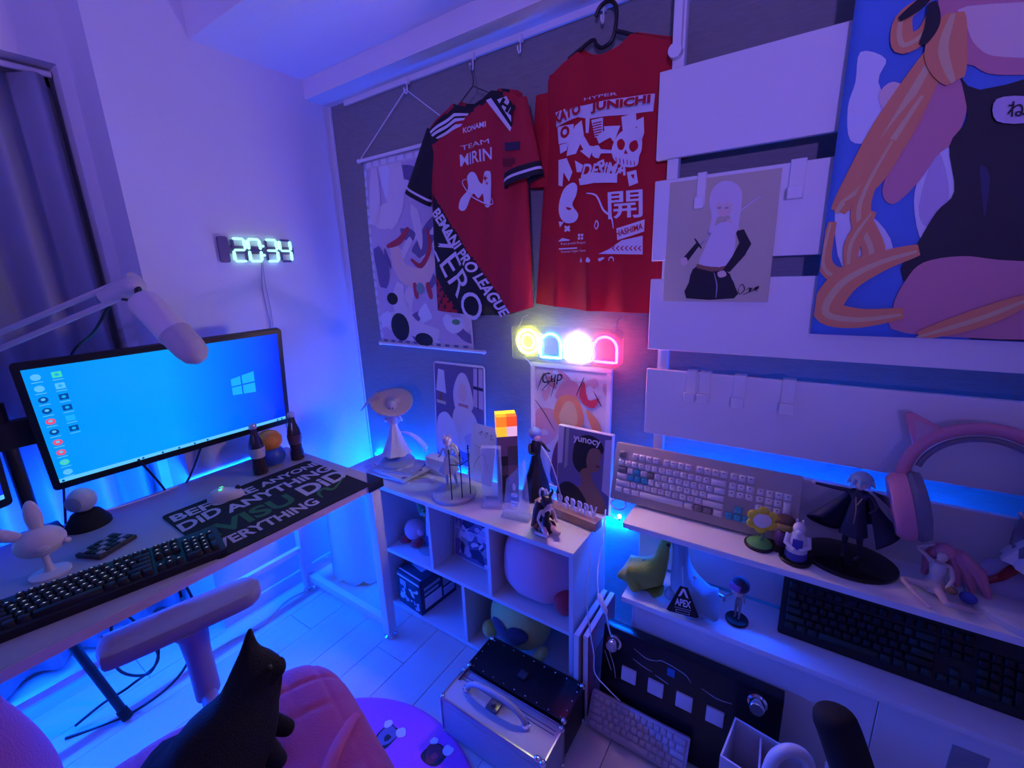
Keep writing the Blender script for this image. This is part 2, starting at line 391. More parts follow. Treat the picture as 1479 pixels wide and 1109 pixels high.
def keyboard(name, label, mtx, layout, case, cap, group=None, u=U, caph=.008, margin=(.008, .008, .008, .008), casez=.022, prn=None, colour=None, frac_gap=.25):
    """mtx: centre of the key field on the case top, x along the rows, y to the back, z out of the keys"""
    rows = len(layout); wmax = max(sum(abs(k) if k != 'T' else 1 for k in r) for r in layout); gap0 = frac_gap if rows == 6 else 0
    W, Hh = wmax * u, (rows + gap0) * u
    th = thing(name, mtx @ V((0, -Hh / 2, -casez)), label, 'keyboard', group)
    l, r_, f_, k_ = margin
    b = B(); b.prism(rrect(W + l + r_, Hh + f_ + k_, .006, 3, (r_ - l) / 2, (k_ - f_) / 2), casez, mtx @ T(0, 0, -casez), .0015); b.build('case', case, th)
    y = Hh / 2
    off = th.location
    for ri, row in enumerate(layout):
        x_ = -W / 2
        for ki, k in enumerate(row):
            if k == 'T':
                me = capmesh(1, 2, colour(ri, ki) if colour and colour(ri, ki) else cap, u, caph, prn); cy = y - u; cx = x_ + u / 2; x_ += u
            elif k < 0: x_ += -k * u; continue
            else:
                me = capmesh(k, 1, colour(ri, ki) if colour and colour(ri, ki) else cap, u, caph, prn); cy = y - u / 2; cx = x_ + k * u / 2; x_ += k * u
            o = bpy.data.objects.new('keycap', me); COL.objects.link(o); o.parent = th
            o.matrix_local = T(-off) @ mtx @ T(cx, cy, 0)
        y -= u * (1 + (gap0 if ri == 0 and rows == 6 else 0))
    return th
kcap = M('keycap_black', (.014, .014, .017), .5); leg_w = M('legend_glow', (.6, .6, .6), .5, emit=.5, ecol=(.75, .85, .9))
kdir = V((.085, .368, 0)).normalized(); kc = V((.553, -1.165, DZ + .026)) - kdir * .040
k1 = keyboard('mechanical_keyboard', 'black mechanical keyboard with glowing legends on the desk in front of monitor', MF(kc, kdir, V((-kdir.y, kdir.x, 0))) @ rotm(4, 0, 0), FULL, black, kcap, casez=.022, prn=leg_w, caph=.011, margin=(.01, .012, .012, .012))

# mouse
ms = V((.315, -.848, DZ + .0037))
mo_ = thing('computer_mouse', ms, 'white wireless mouse with glowing green mark on the mouse mat', 'mouse')
b = B(); m_ = T(ms) @ rotm(0, 0, 65)
def msf(u, v):
    a = u * 2 * math.pi; e = math.sin(v * math.pi / 2); k = math.cos(v * math.pi / 2) ** .6
    return (.058 * math.cos(a) * k * (1 - .04 * math.cos(2 * a)), .031 * math.sin(a) * k * (1 + .12 * math.cos(a)), .001 + .036 * e * (1 - .18 * math.cos(a)))
b.grid(msf, 28, 12, m_, True); b.lathe([(.03, 0), (.031, .001), (0, .0012)], (0, 0, 0), 24, mtx=m_, sx=1.7); b.build('body', M('mouse_white', (.66, .64, .68), .4), mo_)
b = B(); b.cyl((.038, -.004, .030), (.038, .004, .030), .008, n=14, mtx=m_); b.build('scroll_wheel', dark, mo_)
gg = M('green_glow', (.0, .5, .2), .5, emit=2.5, ecol=(.02, 1, .22))
b = B()
for a in (90, 210, 330): b.prism([(0, 0), (.006, .004), (.005, .016), (-.004, .012), (-.006, .004)], .0015, m_ @ T(-.016, 0, .0385) @ rotm(0, -6, 0) @ rotm(0, 0, a))
b.build('glowing_mark', gg, mo_)

# macro pad
mp = V((.318, -1.168, DZ)); mpm = T(mp) @ rotm(0, 0, 25)
th = thing('macro_pad', mp, 'small dark macro key pad lying behind the black keyboard', 'key pad')
b = B(); b.box((0, 0, .006), (.082, .105, .012), mpm, .002); b.build('case', dark, th)
for ix in range(4):
    for iy in range(5):
        b = B(); b.box(((ix - 1.5) * .018, (iy - 2) * .019, .0135), (.015, .016, .005), mpm, .001, 1); b.build('key', black if (ix + iy) % 3 else grey, th)

# bunny lamp
bp_ = V((.335, -1.288, DZ)); bw = M('bunny_white', (.72, .66, .72), .45)
th = thing('rabbit_stand', bp_, 'white rabbit head figure with upright ears on a slim stem', 'figure')
b = B(); b.lathe([(.04, 0), (.041, .006), (.012, .012), (.008, .03), (.007, .07)], bp_, 24); b.build('stem', bw, th)
cdir = (CAM - (bp_ + V((0, 0, .1)))).normalized(); yaw = math.degrees(math.atan2(cdir.x, -cdir.y))
bm_ = T(bp_) @ rotm(0, 0, yaw)
b = B(); b.ell((0, 0, .096), (.050, .036, .040), mtx=bm_, n=24); b.ell((.0, -.026, .088), (.018, .014, .013), mtx=bm_); b.build('head', bw, th)
b = B(); b.ell((.002, 0, .166), (.017, .010, .046), mtx=bm_, n=16); b.build('ear', bw, th)
b = B(); b.ell((-.056, 0, .142), (.016, .010, .046), rotm(0, -52, 0), mtx=bm_, n=16); b.build('ear', bw, th)
b = B(); b.ell((.046, -.018, .083), (.008, .008, .008), mtx=bm_, n=12); b.build('tail', bw, th)

# webcam on a black foot
wp = V((.105, -1.158, DZ)); th = thing('desk_camera', wp, 'white round desk camera on a black domed foot', 'camera')
b = B(); b.lathe([(.056, 0), (.055, .012), (.036, .045), (.018, .055), (0, .057)], wp, 28); b.build('foot', blackm, th)
wd_ = T(wp + V((0, 0, .088))) @ rotm(0, 0, 40)
b = B(); b.ell((0, 0, 0), (.036, .036, .038), mtx=wd_, n=24); b.build('head', M('camera_white', (.55, .55, .6), .35), th)
b = B(); b.lathe([(.022, 0), (.024, .006), (.018, .010), (0, .010)], (0, 0, 0), 24, rotm(90, 0, 0), wd_ @ T(0, -.028, 0)); b.build('lens', grey, th)
b = B(); b.tube(cr([wp + V((-.04, .03, .02)), (.05, -1.08, DZ + .004), (.06, -.98, DZ + .004), (.05, -.9, DZ + .003)], 5, False), .0025, 6); b.build('cable', whiteg, th)

# bottles + stacked balls
def bottle(p, h, label, liquid):
    th = thing('glass_bottle', p, label, 'bottle', 'small soda bottles on the desk'); s = h / .21; p = V(p)
    g = M('bottle_glass', (.05, .03, .05), .08, ior=1.5, trans=.25)
    b = B(); b.lathe([(x * s, z * s) for x, z in [(.020, 0), (.027, .004), (.027, .03), (.023, .055), (.025, .085), (.0275, .11), (.024, .135), (.014, .165), (.0115, .185), (.0115, .194)]], p, 24); b.build('bottle', g, th)
    b = B(); b.lathe([(x * s, z * s) for x, z in [(.0255, .072), (.0282, .095), (.0282, .112)]], p, 24); b.build('wrap_label', liquid, th)
    b = B(); b.lathe([(x * s, z * s) for x, z in [(.0135, .19), (.0142, .193), (.0142, .205), (.011, .209), (0, .209)]], p, 20); b.build('cap', M('cap_silver', (.6, .55, .6), .3, .7), th)
bottle((.212, -.676, DZ), .205, 'dark glass soda bottle with pale label standing beside the monitor cables', M('label_pale', (.5, .45, .55), .6))
bottle((.205, -.520, DZ), .205, 'dark glass soda bottle with dark label at desk end behind mouse mat', M('label_dark', (.10, .04, .07), .6))
th = thing('ball_figure', (.155, -.600, DZ), 'stacked orange and blue rounded vinyl toy under the monitor corner', 'figure')
b = B(); b.lathe([(.02, 0), (.05, .006), (.064, .03), (.062, .058), (.045, .08), (.02, .088), (0, .089)], (0, 0, 0), 28, mtx=T(.155, -.6, DZ) @ Matrix.Scale(.84, 4)); b.build('lower_ball', M('toy_blue', (.03, .09, .55), .3), th)
b = B(); b.lathe([(.02, .082), (.048, .086), (.060, .108), (.058, .135), (.042, .157), (.018, .167), (0, .168)], (0, 0, 0), 28, mtx=T(.155, -.6, DZ) @ Matrix.Scale(.84, 4)); b.build('upper_ball', M('toy_orange', (.75, .25, .04), .3), th)

# ------------------------------------------------------------ monitors
def monitor(name, label, c, u, v, W, H, off=True):
    m = MF(c, u, v); n = m.to_3x3() @ V((0, 0, 1))
    th = thing(name, (c[0], c[1], DZ), label, 'monitor')
    bz = .018
    b = B(); b.prism(rrect(W + 2 * bz, H + 2 * bz + .008, .012, 4, 0, -.004), .022, m @ T(0, 0, -.0225), .003); b.build('bezel', black, th)
    b = B(); b.box((0, 0, -.040), (W * .55, H * .6, .034), m, .012); b.build('rear_cover', black, th)
    return th, m
mc = V((.145, -.859, 1.04)); muu = V((.080, .674, .017)); mvv = V((.079, .0, .365))
W1, H1 = .679, .373
mon, mm1 = monitor('computer_monitor', 'wide black computer monitor showing a blue desktop with icons', mc, muu, mvv, W1, H1)
# screen: blue desktop gradient
scr = bpy.data.materials.new('screen_blue'); scr.use_nodes = True; nt = scr.node_tree
bs = nt.nodes['Principled BSDF']; bs.inputs['Base Color'].default_value = (.01, .01, .012, 1); bs.inputs['Roughness'].default_value = .2
tc = nt.nodes.new('ShaderNodeTexCoord'); sep = nt.nodes.new('ShaderNodeSeparateXYZ'); nt.links.new(tc.outputs['Generated'], sep.inputs[0])
rp = nt.nodes.new('ShaderNodeValToRGB'); nt.links.new(sep.outputs['Y'], rp.inputs[0])
e = rp.color_ramp.elements; e[0].position = 0; e[0].color = (.0, .30, 1, 1); e[1].position = .45; e[1].color = (.0, .34, 1, 1)
k = rp.color_ramp.elements.new(.72); k.color = (.0, .16, 1, 1); k = rp.color_ramp.elements.new(1); k.color = (.0, .018, 1, 1)
nt.links.new(rp.outputs[0], bs.inputs['Emission Color']); bs.inputs['Emission Strength'].default_value = 1.0
b = B(); b.box((0, 0, .0004), (W1, H1, .0008), mm1); b.build('screen', scr, mon)
lgm = M('screen_logo', (.0, .0, .0), .4, emit=1, ecol=(.01, .42, 1)); tkm = M('screen_taskbar', (0, 0, 0), .4, emit=1, ecol=(.12, .58, 1))
scw = M('screen_icon_white', (0, 0, 0), .4, emit=1, ecol=(.10, .52, 1)); scd = M('screen_icon_dark', (0, 0, 0), .4, emit=1, ecol=(.0, .07, .35)); scr_ = M('screen_icon_red', (0, 0, 0), .4, emit=1, ecol=(.8, .08, .2)); scg = M('screen_icon_green', (0, 0, 0), .4, emit=1, ecol=(.05, .7, .5))
beam = M('screen_beam', (0, 0, 0), .4, emit=1, ecol=(.0, .26, 1))
sp = lambda p: mm1 @ V(((p[0] - .5) * W1, (p[1] - .5) * H1, .0009))
art('desktop_picture', [(lgm, [(.735, .425), (.783, .418), (.783, .512), (.735, .508)]), (lgm, [(.790, .417), (.853, .408), (.853, .515), (.790, .512)]),
    (lgm, [(.735, .522), (.783, .526), (.783, .617), (.735, .600)]), (lgm, [(.790, .527), (.853, .530), (.853, .642), (.790, .620)])], mon, sp, mm1.to_3x3() @ V((0, 0, 1)), .0001)
ic = [(tkm, [(.0, .0), (1, .0), (1, .034), (0, .034)])]
for i in range(10):
    y0 = .93 - i * .094; cm = [scw, scw, scd, scd, scr_, scd, scr_, scr_, scg, scw][i]
    ic += [(cm, disc((.035, y0), .0155, .026)), (scw, disc((.035, y0 + .004), .007, .011)), (scw, [(.018, y0 - .044), (.052, y0 - .044), (.052, y0 - .038), (.018, y0 - .038)])]
for i in range(6):
    y0 = .93 - i * .094; cm = [scg, scw, scd, scd, lgm, scd][i]
    ic += [(cm, [(.082, y0 - .024), (.112, y0 - .024), (.112, y0 + .024), (.082, y0 + .024)]), (lgm, disc((.097, y0), .007, .012)), (scw, [(.080, y0 - .044), (.114, y0 - .044), (.114, y0 - .038), (.080, y0 - .038)])]
for xx in (.012, .30, .38, .45, .52, .58, .95, .975): ic.append((scd, disc((xx, .017), .005, .010)))
art('desktop_icons', ic, mon, sp, mm1.to_3x3() @ V((0, 0, 1)), .00006)
c2 = V((.24, -1.600, 1.04))
mon2, mm2 = monitor('computer_monitor', 'second black computer monitor with a blue desktop, standing beside the microphone arm base', c2, V((-.30, .60, .0)), V((.03, 0, .37)), .679, .373)
b = B(); b.box((0, 0, .0004), (W1, H1, .0008), mm2); b.build('screen', scr, mon2)
b = B(); b.prism([(-W1 / 2, -H1 / 2), (W1 / 2, -H1 / 2), (W1 / 2, -H1 / 2 + .013), (-W1 / 2, -H1 / 2 + .013)], .0004, mm2 @ T(0, 0, .0009)); b.build('taskbar', tkm, mon2)
ar = thing('monitor_stand', (.05, -1.26, DZ), 'black double monitor stand clamped to the rear of the desk', 'monitor stand')
b = B(); b.cyl((.05, -1.26, DZ), (.05, -1.26, 1.12), .017); b.build('post', black, ar)
b = B(); b.bx(.02, .09, -1.31, -1.21, DZ, DZ + .02, .004); b.build('clamp', black, ar)
for tgt in (mm1 @ V((0, 0, -.06)), mm2 @ V((0, 0, -.06))):
    k_ = V((.05, -1.26, 1.03)); mid = (k_ + tgt) / 2; mid.x = min(mid.x, .075) 
    b = B(); b.tube([k_, mid, tgt], .014, 10); b.build('arm', black, ar)
b = B(); b.bx(.03, .07, -1.30, -1.15, .985, 1.065, .006); b.build('arm_joint', black, ar)
for i, (a, bb) in enumerate((((.10, -1.0, .86), (.04, -.93, .62)), ((.10, -.80, .87), (.035, -1.0, .60)))):
    b = B(); b.tube(cr([a, (V(a) + V(bb)) / 2 + V((-.03, .03, -.04)), bb, (.03, bb[1] - .05, .3)], 6, False), .004, 6)
    b.build('monitor_cable', black, None, label=('black cable hanging straight down behind the wide monitor', 'black cable slanting down behind the wide monitor toward the desk rear')[i], cat='cable')

# ------------------------------------------------------------ microphone and boom arm
d_ = 1.1
m0, m1 = pD(208, 437, d_), pD(279, 508, d_); ax = (m1 - m0).normalized(); ml = (m1 - m0).length
micw = M('mic_white', (.68, .63, .66), .4); mq = MF(m0, ax.orthogonal(), ax.cross(ax.orthogonal()))
q = ax.to_track_quat('Z', 'Y').to_matrix().to_4x4(); q.translation = m0
th = thing('studio_microphone', m0, 'white capsule studio microphone hanging over the monitor', 'microphone')
b = B(); b.lathe([(.0, -.022), (.018, -.02), (.030, -.012), (.036, .0), (.037, ml * .62)], (0, 0, 0), 28, mtx=q); b.build('body', micw, th)
b = B(); b.lathe([(.0375, ml * .62), (.0385, ml * .64), (.0375, ml * .66)], (0, 0, 0), 28, mtx=q); b.build('ring', M('mic_ring', (.45, .42, .5), .3), th)
b = B(); b.lathe([(.0365, ml * .66), (.036, ml * .92), (.031, ml + .012), (.018, ml + .026), (0, ml + .03)], (0, 0, 0), 28, mtx=q); b.build('grille', M('mic_grille', (.5, .46, .52), .6, bump=.6, bscale=500), th)
j0 = pD(190, 412, 1.12); j1 = pD(0, 492, 1.12); j2 = j1 + (j1 - j0) * .9; j3 = V((.10, -1.75, DZ + .05))
th = thing('boom_arm', j3 - V((0, 0, .05)), 'white jointed boom arm reaching across in front of the curtain', 'boom arm')
aw = M('boom_white', (.5, .48, .56), .45)
for s in (-1, 1):
    b = B(); b.tube([j0 + V((0, 0, s * .018)), j2 + V((0, 0, s * .018))], .0075, 8); b.build('arm_tube', aw, th)
b = B(); b.tube([j2, j3], .011, 8); b.build('lower_tube', aw, th)
b = B(); b.ell(j0, (.030, .026, .026)); b.tube([j0 - V((.06, .045, .03)), j0 + V((.01, .01, .008))], [.020, .027], 12); b.build('joint', aw, th)
b = B(); b.tube([j0 + V((.008, .008, .006)), m0 - ax * .012], .0085, 8); b.build('swivel', black, th)
b = B(); b.bx(j3.x - .03, j3.x + .03, j3.y - .03, j3.y + .03, DZ, DZ + .06, .006); b.build('clamp', aw, th)
b = B(); b.tube(cr([m0 + V((.0, -.01, .0)), pD(165, 435, 1.14), pD(135, 480, 1.18), pD(100, 520, 1.3), V((.06, -1.15, 1.0)), V((.05, -1.2, DZ + .01))], 6, False), .0035, 6); b.build('mic_cable', black, th)

# ------------------------------------------------------------ digital wall clock 20:34
ck = thing('wall_clock', (.0, -.435, 1.503), 'digital wall clock with glowing digits on the left wall', 'clock')
glow = M('clock_glow', (.6, .8, .7), .5, emit=1.2, ecol=(.42, 1, .78)); ckm = M('clock_body', (.16, .13, .22), .4)
cm = MF((.004, -.570, 1.503), (0, 1, 0), (0, 0, 1)); CW, CH = .266, .098
SEG = {'2': 'abged', '0': 'abcdef', '3': 'abgcd', '4': 'fgbc'}
def seg7(ch, x0):
    w_, h_, t_ = .046, .086, .0085; g = B(); d = B(); n = [0, 0]
    S7 = dict(a=((w_ / 2, h_), 1), g=((w_ / 2, h_ / 2), 1), d=((w_ / 2, 0), 1), f=((0, h_ * .75), 0), b=((w_, h_ * .75), 0), e=((0, h_ * .25), 0), c=((w_, h_ * .25), 0))
    for k, ((sx, sy), hor) in S7.items():
        L = (w_ if hor else h_ / 2) - .005; pts = [(-L / 2, 0), (-L / 2 + t_ / 2, t_ / 2), (L / 2 - t_ / 2, t_ / 2), (L / 2, 0), (L / 2 - t_ / 2, -t_ / 2), (-L / 2 + t_ / 2, -t_ / 2)]
        if not hor: pts = [(-py, px) for px, py in pts]
        on = k in SEG[ch]
        (g if on else d).prism([(x0 + sx + px, .006 + sy + py) for px, py in pts], .010, cm @ T(0, 0, .004 if on else .003))
    g.build('lit_digit', glow, ck)
    if ch != '0' or True:
        if len(d.bm.verts): tag(d.build('unlit_segment', ckm, ck), kind='stuff')
for ch, x0 in zip('2034', (.035, .095, .165, .225)): seg7(ch, x0)
b = B()
for zz in (.030, .066): b.ell((.153, zz, .010), .0055, mtx=cm, n=10)
b.build('colon_dots', glow, ck)
b = B(); b.prism(rrect(.292, .030, .006, 3, .140, .050), .006, cm); b.prism(rrect(.034, .098, .008, 3, .0, .05), .012, cm); b.build('clock_frame', ckm, ck)
b = B(); b.tube(cr([(.006, -.43, 1.503), (.006, -.445, 1.40), (.006, -.44, 1.25), (.006, -.45, 1.1), (.006, -.44, .75)], 6, False), .0018, 5); b.tube(cr([(.006, -.425, 1.503), (.006, -.43, 1.42), (.006, -.425, 1.3), (.006, -.435, 1.15)], 6, False), .0012, 5); b.build('power_cable', M('cable_grey', (.3, .28, .4), .5), ck)

# ============================================================ CUBE SHELF AND WHAT STANDS ON IT
shm = M('shelf_white', (.66, .66, .70), .45, bump=.03, bscale=100)
SX0, SX1, SY0, SY1, SZ = .505, 1.41, -.372, -.105, .59
sh = thing('cube_shelf', ((SX0 + SX1) / 2, (SY0 + SY1) / 2, 0), 'white two-row cube shelf with a long top board against the wallpaper', 'shelf')
tk = .016
def board(name, *a): B().bx(*a, .0012, seg=1).build(name, shm, sh)
board('top_board', .255, SX1, SY0, SY1, SZ - .018, SZ)
board('side_panel', SX0, SX0 + tk, SY0, SY1, 0, SZ - .018); board('side_panel', SX1 - tk, SX1, SY0, SY1, 0, SZ - .018)
board('middle_shelf', SX0 + tk, SX1 - tk, SY0 + .002, SY1, .277, .277 + tk)
board('bottom_board', SX0 + tk, SX1 - tk, SY0 + .002, SY1, .004, .02)
board('divider', .782, .782 + tk, SY0 + .002, SY1, .277 + tk, SZ - .018); board('divider', 1.070, 1.070 + tk, SY0 + .002, SY1, .277 + tk, SZ - .018)
board('divider', .937, .937 + tk, SY0 + .002, SY1, .02, .277)
board('back_panel', SX0 + tk, SX1 - tk, SY1 - .006, SY1 - .001, .02, SZ - .018)

# soft toys and things inside the cubes
fab = lambda n, c: M(n, c, .95, bump=.5, bscale=220, sheen=.3)
def soft(fn, nu=40, nv=24): b = B(); b.grid(fn, nu, nv, closeu=True); return b
pinkf, redf = fab('plush_pink', (.78, .36, .46)), fab('plush_red', (.55, .03, .05))
th = thing('pink_cushion', (1.235, -.25, .294), 'large plain pink plush cushion filling the right cube of the shelf', 'cushion')
def pk(u, v):
    a = u * 2 * math.pi; p = (v - .5) * math.pi; k = abs(math.cos(p)) ** .62
    X = math.copysign(abs(math.cos(a)) ** .8, math.cos(a)) * k; Yv = math.copysign(abs(math.sin(a)) ** .9, math.sin(a)) * k; Zv = math.copysign(abs(math.sin(p)) ** .75, math.sin(p))
    r = 1 + .02 * math.sin(5 * a + 3 * v) - .035 * max(0, math.sin(9 * (X + .25 * Zv) + 2)) * (X < -.25)
    return (1.228 + .140 * X * r, -.252 + .112 * Yv * r, .43 + .133 * Zv * r + .012 * X)
soft(pk, 64, 36).build('cushion_body', pinkf, th)
b = B(); b.ell((1.345, -.31, .345), (.034, .04, .048), rotm(0, -20, 0), 20); b.build('foot', redf, th)
yf, dkp = fab('plush_yellow', (.60, .60, .16)), fab('plush_dark', (.03, .015, .05))
th = thing('yellow_plush', (1.13, -.27, .02), 'round yellow plush toy with dark heart patch behind the black case', 'plush toy')
yc = V((1.135, -.262, .148))
b = B(); b.ell(yc, (.125, .095, .122), n=32); b.build('body', yf, th)
for s in (-1, 1):
    b = B(); b.ell(yc + V((s * .115, -.05, -.075)), (.022, .032, .034), rotm(20, s * 35, 0), 16); b.build('foot', yf, th)
hp = []
for k in range(36):
    t_ = 2 * math.pi * k / 36; hp.append((.0044 * 16 * math.sin(t_) ** 3 * 1.05, .0042 * (13 * math.cos(t_) - 5 * math.cos(2 * t_) - 2 * math.cos(3 * t_) - math.cos(4 * t_)) * .9))
t = B()
def heart(u, v):
    p = hp[int(round(u * 36)) % 36]; x_, z_ = p[0] * v * 1.1, p[1] * v * 1.1 - .012
    yy = -.0965 * math.sqrt(max(.02, 1 - (x_ / .125) ** 2 - (z_ / .122) ** 2))
    return yc + V((x_, yy - .002, z_))
t.grid(heart, 36, 7, closeu=True); t.build('heart_patch', dkp, th)
th = thing('pink_ball_plush', (.597, -.27, .293), 'small pink ball plush with red feet in the left cube', 'plush toy')
b = B(); b.ell((.597, -.27, .353), (.046, .044, .046), n=24); b.build('body', pinkf, th)
for s in (-1, 1):
    b = B(); b.ell((.597 + s * .032, -.292, .310), (.026, .032, .018), n=16); b.build('foot', redf, th)
b = B(); b.ell((.645, -.285, .362), (.018, .012, .012), rotm(0, 30, 0)); b.build('arm', pinkf, th)
# green / blue robot-like statuette
th = thing('armoured_statuette', (.700, -.27, .293), 'green and pale blue armoured statuette on clear round base in left cube', 'figure')
b = B(); b.lathe([(.052, .293), (.054, .297), (.052, .301), (0, .301)], (.690, -.275, 0), 28); b.build('base', M('clear_base', (.5, .55, .65), .2, trans=.3), th)
arm_b = M('armour_pale', (.45, .58, .68), .4); arm_g = M('armour_green', (.14, .42, .18), .45); arm_d = M('armour_navy', (.03, .05, .20), .45)
mx_, o = hum(th, (.695, -.270, .299), .225, 20, dict(haL=(-.13, -.10, .80), elL=(-.15, -.03, .68), haR=(.20, -.02, .50)), arm_b, fat=1.25)
b = B(); b.ell((0, .01, .91), (.085, .085, .085), mtx=mx_); b.prism([(-.05, .93), (.0, 1.10), (.05, .93)], .04, mx_ @ rotm(90, 0, 0) @ T(0, 0, -.02)); b.build('helmet', arm_g, th)
b = B(); b.box((0, -.03, .74), (.20, .12, .10), mx_, .02); b.box((-.14, 0, .78), (.09, .09, .07), mx_, .02); b.box((.14, 0, .78), (.09, .09, .07), mx_, .02); b.build('chest_armour', arm_g, th)
b = B(); b.box((-.055, -.01, .15), (.085, .10, .22), mx_, .02); b.box((.055, -.01, .15), (.085, .10, .22), mx_, .02); b.build('boots', arm_d, th)
b = B(); b.tube([mx_ @ V((-.13, -.10, .78)), mx_ @ V((-.16, -.16, 1.12))], .005, 8); b.build('staff', arm_g, th)
# clear printed panel in the middle cube
palette = {n: M('ink_' + n, c, .6) for n, c in dict(lilac=(.55, .48, .66), navy=(.03, .03, .10), pale=(.72, .68, .74), pink=(.72, .42, .48), peach=(.78, .60, .54), red=(.5, .04, .07), maroon=(.16, .02, .05), orange=(.80, .30, .12), gold=(.75, .52, .25), teal=(.18, .40, .38), sky=(.10, .28, .75), cloud=(.70, .76, .88), black=(.012, .012, .02), brown=(.28, .13, .08), grey=(.35, .35, .40), beige=(.62, .58, .44), blush=(.62, .25, .30), dusk=(.16, .13, .30), green=(.10, .30, .14)).items()}
P_ = palette
def blobs(cols, n, x0, y0, x1, y1, seed, smin=.06, smax=.2, asp=1.6):
    r = random.Random(seed); out = []
    for i in range(n):
        cx, cy = r.uniform(x0, x1), r.uniform(y0, y1); s = r.uniform(smin, smax) * (x1 - x0); a0 = r.uniform(0, 6.28); ca, sa = math.cos(a0), math.sin(a0); k = r.uniform(1, asp)
        pts = []
        for j in range(9):
            a = 2 * math.pi * j / 9; q_ = s * r.uniform(.6, 1.15); px, py = q_ * k * math.cos(a), q_ / k * math.sin(a)
            pts.append((cx + px * ca - py * sa, cy + px * sa + py * ca))
        pts = [(p.x, p.y) for p in cr([(p[0], p[1], 0) for p in pts], 3)]
        pts = clip(pts, x0, y0, x1, y1)
        if pts: out.append((r.choice(cols), pts))
    return out
pm = MF((.806, -.262, .297), (.995, -.06, 0), (0, .10, 1)) @ Matrix.Diagonal((1.22, 1, 1, 1))
th = thing('acrylic_picture', (.93, -.24, .293), 'clear acrylic picture panel with pale and dark pattern in middle cube', 'picture')
b = B(); b.prism(rrect(.20, .262, .006, 3, .105, .133), .004, pm @ T(0, 0, -.004)); b.build('panel', M('acrylic', (.55, .55, .62), .15), th)
sh_ = [(P_['dusk'], clip([(.01, .01), (.2, .01), (.2, .258), (.01, .258)], 0, 0, 1, 1))] + [(m_, p) for m_, p in blobs([P_['lilac'], P_['pale'], P_['navy'], P_['lilac'], P_['grey']], 46, .012, .012, .198, .256, 3, .06, .17)]
sh_.append((inkw, [(.008, .135), (.202, .135), (.202, .138), (.008, .138)]))
art('printed_picture', sh_, th, lambda p: pm @ V((p[0], p[1], .0001)), pm.to_3x3() @ V((0, 0, 1)), .0001)
# printed box in the lower left cube
bxm = MF((.545, -.352, .021), (.995, -.09, 0), (.09, .995, 0))
th = thing('figure_box', (.62, -.26, .02), 'dark printed cardboard box with white panels in lower left cube', 'box')
b = B(); b.bx(0, .155, 0, .20, 0, .165, .002, bxm); b.build('carton', M('carton_navy', (.03, .035, .07), .5), th)
fp = lambda p: bxm @ V((p[0], -.0004, p[1])); tp = lambda p: bxm @ V((p[0], p[1], .1654)); rp_ = lambda p: bxm @ V((.1554, p[0], p[1]))
art('front_print', [(P_['pale'], [(.004, .140), (.150, .140), (.150, .150), (.004, .150)]), (P_['lilac'], [(.02, .10), (.06, .10), (.06, .128), (.02, .128)])] + blobs([P_['pale'], P_['lilac'], P_['cloud']], 22, .012, .012, .145, .12, 5, .04, .11), th, fp, bxm.to_3x3() @ V((0, -1, 0)))
art('lid_print', [(P_['pale'], [(.006, .008), (.15, .008), (.15, .016), (.006, .016)]), (P_['lilac'], [(.03, .06), (.11, .05), (.12, .12), (.05, .15)]), (P_['cloud'], disc((.11, .10), .022))], th, tp, (0, 0, 1))
art('side_print', [(P_['pale'], [(.02, .02), (.115, .02), (.115, .075), (.02, .075)]), (P_['grey'], [(.02, .085), (.10, .085), (.10, .10), (.02, .10)]), (P_['grey'], [(.02, .11), (.11, .11), (.11, .125), (.02, .125)]), (P_['lilac'], [(.125, .02), (.19, .02), (.19, .06), (.125, .06)]), (P_['grey'], [(.125, .07), (.185, .07), (.185, .14), (.125, .14)])], th, rp_, bxm.to_3x3() @ V((1, 0, 0)))

# tall white plush under the long top board
th = thing('white_plush', (.19, -.30, 0), 'tall plain white soft plush with scalloped hem under the desk end', 'plush toy')
def gh(u, v):
    a = u * 2 * math.pi; prof = [(1.0, 0), (1.02, .05), (1.0, .2), (.97, .5), (.93, .75), (.80, .9), (.5, .98), (.02, 1.0)]
    i = min(int(v * 7), 6); f_ = v * 7 - i; r = prof[i][0] * (1 - f_) + prof[i + 1][0] * f_; z = prof[i][1] * (1 - f_) + prof[i + 1][1] * f_
    lo = max(0, 1 - v * 6); sc = abs(math.sin(4.5 * a)) * .030 * lo
    return (.192 + .150 * r * math.cos(a) * (1 + .03 * lo * math.cos(9 * a)), -.288 + .118 * r * math.sin(a) * (1 + .03 * lo * math.cos(9 * a)), .004 + .030 * lo - sc + z * .53)
soft(gh, 72, 29).build('plush_body', fab('plush_white', (.78, .78, .80)), th)

